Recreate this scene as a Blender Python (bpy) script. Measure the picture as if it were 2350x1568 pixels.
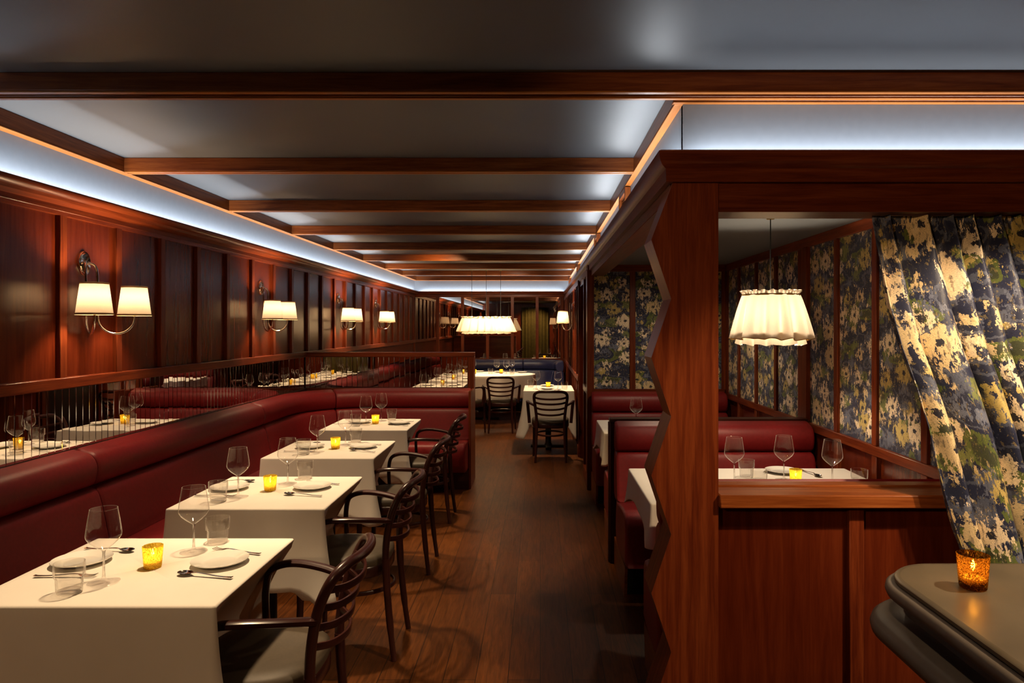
import bpy, bmesh, math, random
from mathutils import Vector, Matrix
random.seed(7)
PI = math.pi
R = math.radians
S = bpy.context.scene
C = S.collection
for o in list(bpy.data.objects):
    bpy.data.objects.remove(o)

# ------------------------------------------------------------------ camera, world, exposure
H = 1.525                     # eye height
FPX, VX, VY = 1600.0, 1240.0, 749.0   # focal length and principal point of the 2350x1568 frame
cam_d = bpy.data.cameras.new('camera')
cam = bpy.data.objects.new('camera', cam_d)
C.objects.link(cam)
cam.location = (0, 0, H)
cam.rotation_euler = (R(90), 0, 0)
cam_d.sensor_width = 36
cam_d.lens = FPX / 2350 * 36
cam_d.shift_x = -(VX - 1175) / 2350
cam_d.shift_y = (VY - 784) / 2350
cam_d.clip_start = 0.05
S.camera = cam
w = bpy.data.worlds.new('world')
S.world = w
w.use_nodes = True
w.node_tree.nodes['Background'].inputs[0].default_value = (0.9, 0.72, 0.55, 1)
w.node_tree.nodes['Background'].inputs[1].default_value = 0.012
S.view_settings.view_transform = 'Standard'
S.view_settings.look = 'None'
S.view_settings.exposure = 0.0
S.view_settings.gamma = 1.0
S.view_settings.use_curve_mapping = False
S.cycles.max_bounces = 8
S.cycles.diffuse_bounces = 3
S.cycles.glossy_bounces = 5
S.cycles.transparent_max_bounces = 24
S.cycles.transmission_bounces = 4
S.cycles.caustics_reflective = False
S.cycles.caustics_refractive = False
S.cycles.sample_clamp_indirect = 4.0

WARM = (1.0, 0.70, 0.40)
AMBER = (1.0, 0.62, 0.30)
SOFT = (1.0, 0.78, 0.54)
LAMP = (1.0, 0.68, 0.41)
COOL = (0.90, 0.95, 1.0)


def light(kind, name, loc, energy, color, target=None, **kw):
    d = bpy.data.lights.new(name, kind)
    d.energy = energy
    d.color = color
    for k, v in kw.items():
        setattr(d, k, v)
    o = bpy.data.objects.new(name, d)
    C.objects.link(o)
    o.location = loc
    if target is not None:
        o.rotation_euler = (Vector(target) - Vector(loc)).to_track_quat('-Z', 'Y').to_euler()
    return o


def strip(name, p0, p1, energy, tilt):
    """LED strip lying in the cove between p0 and p1, shining up; tilt = a vector it leans towards."""
    a, b = Vector(p0), Vector(p1)
    o = light('AREA', name, (a + b) / 2, energy, COOL, shape='RECTANGLE', size=(b - a).length, size_y=0.03)
    z = -(Vector((0, 0, 1)) + Vector(tilt)).normalized()      # an area light shines along its local -Z
    x = (b - a).normalized()
    o.rotation_euler = Matrix((x, z.cross(x), z)).transposed().to_euler()
    return o


STRIP_W = 5.6     # watts per metre
strip('cove_light', (-2.268, -2.3, 2.125), (-2.268, 12.75, 2.125), STRIP_W * 15.0, (-0.7, 0, 0))
strip('cove_light', (0.490, 2.66, 2.112), (0.490, 12.75, 2.112), STRIP_W * 9.3, (0.75, 0, 0))
strip('cove_light', (0.56, 2.60, 2.112), (3.0, 2.60, 2.112), STRIP_W * 3.0, (0, 1.1, 0))
strip('cove_light', (-2.2, 12.80, 2.125), (0.45, 12.80, 2.125), STRIP_W * 2.6, (0, 0.7, 0))
# downlights under the ceiling, one for every banquette table
TE = 2.7
for lx, ly, tx, ty, e in ((-1.06, 2.46, -1.10, 2.18, 58), (-1.08, 3.60, -1.12, 3.28, 58),
                          (-1.12, 4.76, -1.18, 4.43, 54), (-1.14, 5.84, -1.22, 5.55, 50)):
    light('SPOT', 'table_downlight', (lx, ly, 2.35), e * TE, WARM, (tx, ty, 0.745), spot_size=R(57), spot_blend=0.6, shadow_soft_size=0.05)
light('SPOT', 'aisle_downlight', (0.0, 4.7, 2.35), 85, (1.0, 0.68, 0.32), (0.0, 4.9, 0), spot_size=R(48), spot_blend=0.9, shadow_soft_size=0.03)
light('SPOT', 'aisle_downlight', (-0.25, 7.1, 2.35), 110, (1.0, 0.68, 0.32), (-0.25, 7.0, 0), spot_size=R(56), spot_blend=0.9, shadow_soft_size=0.03)
light('SPOT', 'table_downlight', (0.12, 8.75, 2.35), 185, WARM, (0.1, 8.8, 0.74), spot_size=R(60), spot_blend=0.6, shadow_soft_size=0.03)
light('SPOT', 'table_downlight', (-0.75, 10.9, 2.35), 120, WARM, (-0.9, 11.4, 0.74), spot_size=R(70), spot_blend=0.6, shadow_soft_size=0.03)  # extra spot added to brighten the oval table
light('SPOT', 'screen_downlight', (1.72, 1.35, 2.43), 190, WARM, (1.35, 2.15, 0.0), spot_size=R(92), spot_blend=0.35, shadow_soft_size=0.03)
light('SPOT', 'screen_downlight', (0.35, 1.2, 2.43), 20, WARM, (0.6, 2.2, 0.4), spot_size=R(80), spot_blend=0.8, shadow_soft_size=0.03)
light('SPOT', 'booth_downlight', (0.95, 3.9, 2.08), 14, SOFT, (1.0, 3.5, 0.745), spot_size=R(115), spot_blend=0.8, shadow_soft_size=0.03)
light('SPOT', 'booth_downlight', (1.0, 5.4, 2.08), 34, SOFT, (1.0, 5.6, 0.745), spot_size=R(150), spot_blend=0.8, shadow_soft_size=0.03)
light('SPOT', 'screen_downlight', (1.55, 1.3, 2.43), 66, (1.0, 0.86, 0.68), (1.62, 2.5, 1.22), spot_size=R(40), spot_blend=0.5, shadow_soft_size=0.03)  # unseen narrow spot added to brighten the curtain alone
light('SPOT', 'bench_fill_spot', (-1.0, 1.5, 2.35), 75, WARM, (-1.3, 4.6, 0.45), spot_size=R(34), spot_blend=0.9, shadow_soft_size=0.05)  # added fill for the cloth fronts along the row
light('SPOT', 'bench_fill_spot', (-1.2, 5.6, 2.35), 62, WARM, (-1.3, 6.75, 0.62), spot_size=R(72), spot_blend=0.9, shadow_soft_size=0.05)  # added fill for the bench under the mirrored screen
light('SPOT', 'far_fill_spot', (-1.1, 8.3, 2.35), 95, AMBER, (-1.9, 10.6, 0.9), spot_size=R(95), spot_blend=0.9, shadow_soft_size=0.05)  # this and the next two: unseen spots added to lift the far half
light('SPOT', 'far_fill_spot', (-0.4, 10.6, 2.35), 70, SOFT, (-0.5, 12.6, 0.6), spot_size=R(100), spot_blend=0.9, shadow_soft_size=0.05)
light('SPOT', 'far_fill_spot', (-0.3, 6.5, 2.35), 60, WARM, (0.0, 8.6, 0.5), spot_size=R(45), spot_blend=0.9, shadow_soft_size=0.05)
# unseen spots added behind the camera to fill front-facing surfaces and entrance wall
light('SPOT', 'added_entrance_spot', (-1.0, -0.7, 2.42), 62, AMBER, (-1.15, 1.9, 0.45), spot_size=R(40), spot_blend=0.9, shadow_soft_size=0.03)
light('SPOT', 'added_entrance_spot', (1.2, -0.3, 2.42), 20, AMBER, (1.3, 1.0, 0.6), spot_size=R(75), spot_blend=0.9, shadow_soft_size=0.03)
light('SPOT', 'added_entrance_spot', (-1.5, -1.2, 2.42), 170, AMBER, (1.25, 2.5, 1.85), spot_size=R(36), spot_blend=0.8, shadow_soft_size=0.03)
light('SPOT', 'added_entrance_spot', (-0.2, -1.3, 2.42), 130, AMBER, (-0.3, -2.4, 0.8), spot_size=R(95), spot_blend=0.8, shadow_soft_size=0.03)
light('SPOT', 'added_entrance_spot', (-1.9, -1.2, 2.42), 80, AMBER, (-2.3, -1.6, 0.8), spot_size=R(95), spot_blend=0.8, shadow_soft_size=0.03)


def P(px, py, Y):
    """point at depth Y seen at a pixel of the photograph"""
    return Vector(((px - VX) / FPX * Y, Y, H - (py - VY) / FPX * Y))


def on(px, py, z=0.745):
    """point of the horizontal plane z seen at a pixel of the photograph"""
    Y = (H - z) * FPX / (py - VY)
    return ((px - VX) / FPX * Y, Y, z)


# ------------------------------------------------------------------ materials
def new_mat(name):
    m = bpy.data.materials.new(name)
    m.use_nodes = True
    nt = m.node_tree
    nt.nodes.clear()
    out = nt.nodes.new('ShaderNodeOutputMaterial')
    return m, nt, out


def node(nt, t, **kw):
    n = nt.nodes.new(t)
    for k, v in kw.items():
        if k == 'inp':
            for a, b in v.items():
                n.inputs[a].default_value = b
        else:
            setattr(n, k, v)
    return n


def ramp(nt, stops, interp='LINEAR'):
    n = nt.nodes.new('ShaderNodeValToRGB')
    n.color_ramp.interpolation = interp
    while len(n.color_ramp.elements) < len(stops):
        n.color_ramp.elements.new(0.5)
    for e, (p, c) in zip(n.color_ramp.elements, stops):
        e.position = p
        e.color = tuple(c) + (1,) if len(c) == 3 else c
    return n


def principled(nt, out, **inp):
    b = nt.nodes.new('ShaderNodeBsdfPrincipled')
    for k, v in inp.items():
        b.inputs[k].default_value = v
    nt.links.new(b.outputs[0], out.inputs[0])
    return b


def wood(name, dark, mid, light_, rough=0.34, coat=0.12, scale=(1.4, 26), bump=0.04, spec=0.18):
    m, nt, out = new_mat(name)
    L = nt.links.new
    b = principled(nt, out, **{'Roughness': rough, 'Coat Weight': coat * .4, 'Coat Roughness': 0.2, 'Specular IOR Level': spec})
    uv = node(nt, 'ShaderNodeUVMap', uv_map='UVMap')
    oi = node(nt, 'ShaderNodeObjectInfo')
    off = node(nt, 'ShaderNodeVectorMath', operation='SCALE')
    off.inputs[0].default_value = (17.3, 31.7, 5.1)
    L(oi.outputs['Random'], off.inputs['Scale'])
    add = node(nt, 'ShaderNodeVectorMath', operation='ADD')
    L(uv.outputs[0], add.inputs[0])
    L(off.outputs[0], add.inputs[1])
    mp = node(nt, 'ShaderNodeMapping')
    mp.inputs['Scale'].default_value = (scale[0], scale[1], 1)
    L(add.outputs[0], mp.inputs[0])
    n1 = node(nt, 'ShaderNodeTexNoise', inp={'Scale': 1.6, 'Detail': 5.0, 'Roughness': 0.6, 'Distortion': 0.7})
    L(mp.outputs[0], n1.inputs['Vector'])
    n2 = node(nt, 'ShaderNodeTexNoise', inp={'Scale': 9.0, 'Detail': 3.0, 'Roughness': 0.7})
    L(mp.outputs[0], n2.inputs['Vector'])
    mx = node(nt, 'ShaderNodeMath', operation='MULTIPLY_ADD')
    L(n2.outputs[0], mx.inputs[0])
    mx.inputs[1].default_value = 0.35
    L(n1.outputs[0], mx.inputs[2])
    r = ramp(nt, ((0.45, dark), (0.66, mid), (0.9, light_)))
    L(mx.outputs[0], r.inputs[0])
    hsv = node(nt, 'ShaderNodeHueSaturation')
    vr = node(nt, 'ShaderNodeMapRange', inp={'To Min': 0.8, 'To Max': 1.2})
    L(oi.outputs['Random'], vr.inputs[0])
    L(vr.outputs[0], hsv.inputs['Value'])
    L(r.outputs[0], hsv.inputs['Color'])
    L(hsv.outputs[0], b.inputs['Base Color'])
    bp = node(nt, 'ShaderNodeBump', inp={'Strength': bump, 'Distance': 0.002})
    L(mx.outputs[0], bp.inputs['Height'])
    L(bp.outputs[0], b.inputs['Normal'])
    return m


def plain(name, col, rough=0.5, metal=0.0, noise=0.12, nscale=40, bump=0.0, **kw):
    m, nt, out = new_mat(name)
    L = nt.links.new
    b = principled(nt, out, **{'Roughness': rough, 'Metallic': metal}, **kw)
    tc = node(nt, 'ShaderNodeTexCoord')
    n = node(nt, 'ShaderNodeTexNoise', inp={'Scale': nscale, 'Detail': 4.0})
    L(tc.outputs['Object'], n.inputs['Vector'])
    r = ramp(nt, ((0.3, [c * (1 - noise) for c in col]), (0.7, [min(1, c * (1 + noise)) for c in col])))
    L(n.outputs[0], r.inputs[0])
    L(r.outputs[0], b.inputs['Base Color'])
    if bump:
        bp = node(nt, 'ShaderNodeBump', inp={'Strength': bump, 'Distance': 0.002})
        L(n.outputs[0], bp.inputs['Height'])
        L(bp.outputs[0], b.inputs['Normal'])
    return m


def glass(name, tint, edge, refl=0.55, rough=0.015):
    """thin blown glass: looked through face on, mirror-like and darker towards its outline"""
    m, nt, out = new_mat(name)
    L = nt.links.new
    lw = node(nt, 'ShaderNodeLayerWeight', inp={'Blend': 0.35})
    r = ramp(nt, ((0.0, (0.045,) * 3), (0.45, (0.07,) * 3), (0.68, (refl * .35,) * 3), (0.9, (refl,) * 3)))
    L(lw.outputs['Facing'], r.inputs[0])
    rc = ramp(nt, ((0.0, tint), (0.65, tint), (1.0, edge)))
    L(lw.outputs['Facing'], rc.inputs[0])
    t = node(nt, 'ShaderNodeBsdfTransparent')
    L(rc.outputs[0], t.inputs[0])
    g = node(nt, 'ShaderNodeBsdfGlossy', inp={'Roughness': rough, 'Color': (1, 1, 1, 1)})
    mx = node(nt, 'ShaderNodeMixShader')
    L(r.outputs[0], mx.inputs[0])
    L(t.outputs[0], mx.inputs[1])
    L(g.outputs[0], mx.inputs[2])
    # whitish diffuse rim: bright glints along the outline put into the colour
    tr = node(nt, 'ShaderNodeBsdfTranslucent', inp={'Color': (0.95, 0.9, 0.85, 1)})
    df = node(nt, 'ShaderNodeBsdfDiffuse', inp={'Color': (0.95, 0.9, 0.85, 1)})
    sc = node(nt, 'ShaderNodeMixShader', inp={0: 0.5})
    L(tr.outputs[0], sc.inputs[1])
    L(df.outputs[0], sc.inputs[2])
    rs = ramp(nt, ((0.0, (0.0,) * 3), (0.45, (0.012,) * 3), (0.64, (0.18,) * 3), (0.82, (0.68,) * 3)))
    L(lw.outputs['Facing'], rs.inputs[0])
    m2 = node(nt, 'ShaderNodeMixShader')
    L(rs.outputs[0], m2.inputs[0])
    L(mx.outputs[0], m2.inputs[1])
    L(sc.outputs[0], m2.inputs[2])
    L(m2.outputs[0], out.inputs[0])
    return m


def shade_cloth(name, col, trans=0.55, weave=600):
    m, nt, out = new_mat(name)
    L = nt.links.new
    tc = node(nt, 'ShaderNodeTexCoord')
    n = node(nt, 'ShaderNodeTexNoise', inp={'Scale': weave, 'Detail': 2.0})
    L(tc.outputs['Object'], n.inputs['Vector'])
    r = ramp(nt, ((0.3, [c * 0.9 for c in col]), (0.7, col)))
    L(n.outputs[0], r.inputs[0])
    d = node(nt, 'ShaderNodeBsdfDiffuse')
    t = node(nt, 'ShaderNodeBsdfTranslucent')
    L(r.outputs[0], d.inputs[0])
    L(r.outputs[0], t.inputs[0])
    mx = node(nt, 'ShaderNodeMixShader', inp={0: trans})
    L(d.outputs[0], mx.inputs[1])
    L(t.outputs[0], mx.inputs[2])
    L(mx.outputs[0], out.inputs[0])
    return m


def emit(name, col, s):
    m, nt, out = new_mat(name)
    e = node(nt, 'ShaderNodeEmission', inp={'Color': tuple(col) + (1,), 'Strength': s})
    nt.links.new(e.outputs[0], out.inputs[0])
    return m


def floral(name, cell, gain=1.0, rough=0.6, warm=1.0):
    """woven flower fabric: ragged cream and gold blooms with dark hearts over navy, slate and moss"""
    m, nt, out = new_mat(name)
    L = nt.links.new
    b = principled(nt, out, **{'Roughness': rough, 'Sheen Weight': 0.05})
    uv = node(nt, 'ShaderNodeUVMap', uv_map='UVMap')
    mp = node(nt, 'ShaderNodeMapping')
    mp.inputs['Scale'].default_value = (1 / cell, 1.25 / cell, 1)
    L(uv.outputs[0], mp.inputs[0])

    def noise(scale, sx, sy, detail=2.0):
        mm = node(nt, 'ShaderNodeMapping')
        mm.inputs['Scale'].default_value = (sx, sy, 1)
        L(mp.outputs[0], mm.inputs[0])
        n = node(nt, 'ShaderNodeTexNoise', noise_dimensions='2D', inp={'Scale': scale, 'Detail': detail, 'Roughness': 0.65})
        L(mm.outputs[0], n.inputs['Vector'])
        return n

    def math_(op, a, b_, c=None):
        n = node(nt, 'ShaderNodeMath', operation=op)
        for i, x in enumerate((a, b_, c)):
            if x is None:
                continue
            if isinstance(x, (int, float)):
                n.inputs[i].default_value = x
            else:
                L(x, n.inputs[i])
        return n.outputs[0]
    jag = noise(5.0, 1.7, 0.75, 5.0)
    fine = noise(26.0, 1.0, 0.6, 2.0)
    # background patches
    bg = noise(1.1, 0.8, 1.25, 1.0)
    bgv = math_('MULTIPLY_ADD', jag.outputs[0], 0.22, bg.outputs[0])
    r_bg = ramp(nt, ((0.0, (0.011 * gain, 0.014 * gain, 0.036 * gain)), (0.54, (0.062 * gain, 0.070 * gain, 0.105 * gain)),
                     (0.60, (0.013 * gain, 0.016 * gain, 0.042 * gain)), (0.72, (0.085 * gain, 0.105 * gain, 0.026 * gain)),
                     (0.80, (0.04 * gain, 0.045 * gain, 0.022 * gain))), 'CONSTANT')
    L(bgv, r_bg.inputs[0])
    col = r_bg.outputs[0]

    def layer(col, scale, seed, size, stops, hearts):
        mm = node(nt, 'ShaderNodeMapping')
        mm.inputs['Location'].default_value = (seed, seed * 1.7, 0)
        L(mp.outputs[0], mm.inputs[0])
        v = node(nt, 'ShaderNodeTexVoronoi', voronoi_dimensions='2D', feature='F1', inp={'Scale': scale, 'Randomness': 0.85})
        L(mm.outputs[0], v.inputs['Vector'])
        sep = node(nt, 'ShaderNodeSeparateColor')
        L(v.outputs['Color'], sep.inputs[0])
        d = math_('MULTIPLY_ADD', math_('SUBTRACT', jag.outputs[0], 0.5), 1.25, v.outputs['Distance'])
        d = math_('MULTIPLY_ADD', math_('SUBTRACT', fine.outputs[0], 0.5), 0.45, d)
        lim = math_('MULTIPLY_ADD', sep.outputs[1], size[1], size[0])
        mask = math_('LESS_THAN', d, lim)
        rr = ramp(nt, stops, 'CONSTANT')
        L(sep.outputs[0], rr.inputs[0])
        mix = node(nt, 'ShaderNodeMix', data_type='RGBA')
        L(mask, mix.inputs['Factor'])
        L(col, mix.inputs['A'])
        L(rr.outputs[0], mix.inputs['B'])
        res = mix.outputs['Result']
        if hearts:
            d2 = math_('MULTIPLY_ADD', math_('SUBTRACT', fine.outputs[0], 0.5), 0.16, v.outputs['Distance'])
            hm = math_('LESS_THAN', d2, 0.075)
            mix2 = node(nt, 'ShaderNodeMix', data_type='RGBA')
            L(hm, mix2.inputs['Factor'])
            L(res, mix2.inputs['A'])
            mix2.inputs['B'].default_value = (0.012 * gain, 0.012 * gain, 0.022 * gain, 1)
            res = mix2.outputs['Result']
        return res
    g = gain
    tan = (0.53 * g, 0.40 * g * warm, 0.22 * g)
    cream = (0.64 * g, 0.52 * g, 0.36 * g)
    gold = (0.40 * g, 0.30 * g, 0.10 * g)
    moss = (0.125 * g, 0.14 * g, 0.045 * g)
    slate = (0.098 * g, 0.108 * g, 0.155 * g)
    col = layer(col, 1.25, 3.1, (0.14, 0.18), ((0.0, moss), (0.35, slate), (0.7, gold), (0.85, slate)), False)
    col = layer(col, 1.7, 11.7, (0.0, 0.24), ((0.0, tan), (0.3, gold), (0.5, cream), (0.8, slate)), False)
    col = layer(col, 1.0, 0.0, (0.16, 0.26), ((0.0, cream), (0.4, tan), (0.75, gold)), True)
    mot = noise(9.0, 1.5, 0.8, 4.0)
    mm_ = math_('MULTIPLY', math_('GREATER_THAN', math_('MULTIPLY_ADD', fine.outputs[0], 0.5, mot.outputs[0]), 0.90), 0.5)
    mixm = node(nt, 'ShaderNodeMix', data_type='RGBA')
    L(mm_, mixm.inputs['Factor'])
    L(col, mixm.inputs['A'])
    mixm.inputs['B'].default_value = (0.27 * g, 0.20 * g, 0.075 * g, 1)
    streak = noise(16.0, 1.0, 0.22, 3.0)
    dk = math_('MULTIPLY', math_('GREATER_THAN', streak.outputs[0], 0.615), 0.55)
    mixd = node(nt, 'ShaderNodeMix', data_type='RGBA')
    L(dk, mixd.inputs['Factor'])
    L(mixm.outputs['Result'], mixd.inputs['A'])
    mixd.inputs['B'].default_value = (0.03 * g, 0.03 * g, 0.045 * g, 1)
    col = mixd.outputs['Result']
    wv = noise(90.0, 0.35, 1.6, 1.0)
    vr = node(nt, 'ShaderNodeMapRange', inp={'From Min': 0.3, 'From Max': 0.7, 'To Min': 0.68, 'To Max': 1.15})
    L(wv.outputs[0], vr.inputs[0])
    hsv = node(nt, 'ShaderNodeHueSaturation')
    L(vr.outputs[0], hsv.inputs['Value'])
    L(col, hsv.inputs['Color'])
    L(hsv.outputs[0], b.inputs['Base Color'])
    bp = node(nt, 'ShaderNodeBump', inp={'Strength': 0.15, 'Distance': 0.001})
    L(wv.outputs[0], bp.inputs['Height'])
    L(bp.outputs[0], b.inputs['Normal'])
    return m


def linen(name, col, weave=900, bump=0.12):
    m, nt, out = new_mat(name)
    L = nt.links.new
    b = principled(nt, out, **{'Roughness': 0.85, 'Sheen Weight': 0.08, 'Specular IOR Level': 0.25})
    uv = node(nt, 'ShaderNodeUVMap', uv_map='UVMap')
    wt = node(nt, 'ShaderNodeTexWave', wave_type='BANDS', bands_direction='DIAGONAL', inp={'Scale': weave / 6, 'Distortion': 0.5})
    L(uv.outputs[0], wt.inputs['Vector'])
    n = node(nt, 'ShaderNodeTexNoise', inp={'Scale': 9.0, 'Detail': 3.0})
    L(uv.outputs[0], n.inputs['Vector'])
    r = ramp(nt, ((0.3, [c * 0.96 for c in col]), (0.7, col)))
    L(n.outputs[0], r.inputs[0])
    L(r.outputs[0], b.inputs['Base Color'])
    bp = node(nt, 'ShaderNodeBump', inp={'Strength': bump, 'Distance': 0.0006})
    L(wt.outputs[0], bp.inputs['Height'])
    L(bp.outputs[0], b.inputs['Normal'])
    return m


def floor_mat():
    m, nt, out = new_mat('dark_oak_boards')
    L = nt.links.new
    b = principled(nt, out, **{'Roughness': 0.40, 'Specular IOR Level': 0.16})
    uv = node(nt, 'ShaderNodeUVMap', uv_map='UVMap')
    br = node(nt, 'ShaderNodeTexBrick', offset=0.37, inp={'Scale': 1.0, 'Mortar Size': 0.0018, 'Mortar Smooth': 0.3,
              'Brick Width': 1.5, 'Row Height': 0.14, 'Color1': (0.074, 0.0215, 0.0040, 1), 'Color2': (0.115, 0.035, 0.0066, 1), 'Mortar': (0.012, 0.006, 0.003, 1)})
    L(uv.outputs[0], br.inputs['Vector'])
    mp = node(nt, 'ShaderNodeMapping')
    mp.inputs['Scale'].default_value = (2.0, 24.0, 1)
    L(uv.outputs[0], mp.inputs[0])
    n = node(nt, 'ShaderNodeTexNoise', inp={'Scale': 2.2, 'Detail': 6.0, 'Roughness': 0.65, 'Distortion': 1.2})
    L(mp.outputs[0], n.inputs['Vector'])
    vr = node(nt, 'ShaderNodeMapRange', inp={'From Min': 0.3, 'From Max': 0.7, 'To Min': 0.45, 'To Max': 1.35})
    L(n.outputs[0], vr.inputs[0])
    hsv = node(nt, 'ShaderNodeHueSaturation')
    L(vr.outputs[0], hsv.inputs['Value'])
    L(br.outputs[0], hsv.inputs['Color'])
    L(hsv.outputs[0], b.inputs['Base Color'])
    bp = node(nt, 'ShaderNodeBump', inp={'Strength': 0.12, 'Distance': 0.002})
    L(n.outputs[0], bp.inputs['Height'])
    L(bp.outputs[0], b.inputs['Normal'])
    return m


def mercury(name, base, bright, scale=260, holes=.55, cut=(0.44, 0.56)):
    """speckled gold mercury glass"""
    m, nt, out = new_mat(name)
    L = nt.links.new
    tc = node(nt, 'ShaderNodeTexCoord')
    v = node(nt, 'ShaderNodeTexNoise', inp={'Scale': scale, 'Detail': 3.0, 'Roughness': 0.7})
    L(tc.outputs['Object'], v.inputs['Vector'])
    r = ramp(nt, ((cut[0], (0.0,) * 3), (cut[1], (1.0,) * 3)))
    L(v.outputs[0], r.inputs[0])
    t = node(nt, 'ShaderNodeBsdfTranslucent', inp={'Color': tuple(base) + (1,)})
    g = node(nt, 'ShaderNodeBsdfGlossy', inp={'Color': tuple(base) + (1,), 'Roughness': 0.12})
    tr = node(nt, 'ShaderNodeBsdfTransparent', inp={'Color': tuple(bright) + (1,)})
    m1 = node(nt, 'ShaderNodeMixShader', inp={0: 0.25})
    L(t.outputs[0], m1.inputs[1])
    L(g.outputs[0], m1.inputs[2])
    m2 = node(nt, 'ShaderNodeMixShader')
    f = node(nt, 'ShaderNodeMath', operation='MULTIPLY', inp={1: holes})
    L(r.outputs[0], f.inputs[0])
    L(f.outputs[0], m2.inputs[0])
    L(m1.outputs[0], m2.inputs[1])
    L(tr.outputs[0], m2.inputs[2])
    L(m2.outputs[0], out.inputs[0])
    return m


M = {}
M['wood'] = wood('mahogany', (0.066, 0.0095, 0.003), (0.122, 0.0220, 0.006), (0.19, 0.042, 0.011))
M['panel'] = wood('mahogany_panel', (0.078, 0.0105, 0.0028), (0.110, 0.0165, 0.0045), (0.15, 0.026, 0.007), rough=0.24, scale=(0.9, 14), spec=0.42)
M['trim'] = wood('mahogany_trim', (0.11, 0.022, 0.005), (0.20, 0.050, 0.011), (0.30, 0.09, 0.022), rough=0.34, coat=0.1)
M['lit_underside'] = wood('mahogany_lit_underside', (0.34, 0.10, 0.018), (0.46, 0.15, 0.028), (0.56, 0.20, 0.04), rough=0.4, coat=0.05)  # brighter orange copy of the trim wood, cove light painted into its colour
M['deep'] = wood('dark_mahogany', (0.025, 0.006, 0.004), (0.040, 0.010, 0.006), (0.06, 0.016, 0.009), rough=0.35)
M['chair'] = wood('bentwood', (0.022, 0.006, 0.005), (0.034, 0.0095, 0.0075), (0.05, 0.014, 0.010), rough=0.28, coat=0.4, spec=0.4)
M['leather'] = plain('oxblood_leather', (0.175, 0.0095, 0.0105), rough=0.46, noise=0.10, nscale=60, bump=0.06, **{'Specular IOR Level': 0.35})
M['welt'] = plain('oxblood_welt', (0.13, 0.012, 0.013), rough=0.45)
M['navy'] = plain('navy_leather', (0.020, 0.024, 0.078), rough=0.42, noise=0.1, nscale=60, bump=0.06)
M['pad'] = plain('seat_vinyl', (0.066, 0.048, 0.030), rough=0.55, noise=0.1, nscale=120, bump=0.05)
M['paint'] = plain('slate_paint', (0.115, 0.126, 0.137), rough=0.45, noise=0.03, nscale=3)
M['cove'] = plain('cove_paint', (0.20, 0.23, 0.27), rough=0.6, noise=0.03, nscale=30)
M['linen'] = linen('white_tablecloth', (0.78, 0.73, 0.66))
M['china'] = plain('white_china', (0.80, 0.78, 0.72), rough=0.12, noise=0.02, **{'Coat Weight': 0.6, 'Coat Roughness': 0.05})
M['steel'] = plain('polished_steel', (0.72, 0.68, 0.62), rough=0.10, metal=1.0, noise=0.03)
M['nickel'] = plain('polished_nickel', (0.80, 0.74, 0.66), rough=0.07, metal=1.0, noise=0.03)
M['brass'] = plain('aged_brass', (0.50, 0.33, 0.11), rough=0.3, metal=1.0, noise=0.15)
M['glass'] = glass('stem_glass', (0.97, 0.965, 0.96), (0.60, 0.57, 0.55), 0.9)
def solid_glass(name):
    m, nt, out = new_mat(name)
    g = node(nt, 'ShaderNodeBsdfGlass', inp={'IOR': 1.48, 'Roughness': 0.0, 'Color': (1, 1, 1, 1)})
    t = node(nt, 'ShaderNodeBsdfTransparent', inp={'Color': (0.93, 0.92, 0.9, 1)})
    mx = node(nt, 'ShaderNodeMixShader', inp={0: 0.45})
    nt.links.new(t.outputs[0], mx.inputs[1])
    nt.links.new(g.outputs[0], mx.inputs[2])
    nt.links.new(mx.outputs[0], out.inputs[0])
    return m


M['stem'] = solid_glass('solid_glass')
M['tumbler'] = glass('tumbler_glass', (0.95, 0.945, 0.935), (0.55, 0.52, 0.48), 0.85)
M['mirror'] = plain('mirror_silver', (0.92, 0.90, 0.87), rough=0.006, metal=1.0, noise=0.0)
M['mirror_far'] = plain('smoked_mirror', (0.84, 0.77, 0.68), rough=0.010, metal=1.0, noise=0.0)
M['bevel'] = plain('mirror_edge', (0.55, 0.52, 0.50), rough=0.05, metal=1.0, noise=0.0)
M['shade'] = shade_cloth('cream_shade', (0.80, 0.67, 0.50), 0.054)
M['shade_trim'] = shade_cloth('shade_binding', (0.50, 0.36, 0.20), 0.06)
M['skirt'] = shade_cloth('linen_skirt', (0.84, 0.73, 0.58), 0.115, 400)
M['hem'] = shade_cloth('gold_stitching', (0.55, 0.38, 0.14), 0.4)
def bulb_mat():
    m, nt, out = new_mat('frosted_bulb')
    e = node(nt, 'ShaderNodeEmission', inp={'Color': (1.0, 0.72, 0.42, 1), 'Strength': 14.0})
    t = node(nt, 'ShaderNodeBsdfTransparent')
    mx = node(nt, 'ShaderNodeMixShader', inp={0: 0.25})
    nt.links.new(t.outputs[0], mx.inputs[1])
    nt.links.new(e.outputs[0], mx.inputs[2])
    nt.links.new(mx.outputs[0], out.inputs[0])
    return m


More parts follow.
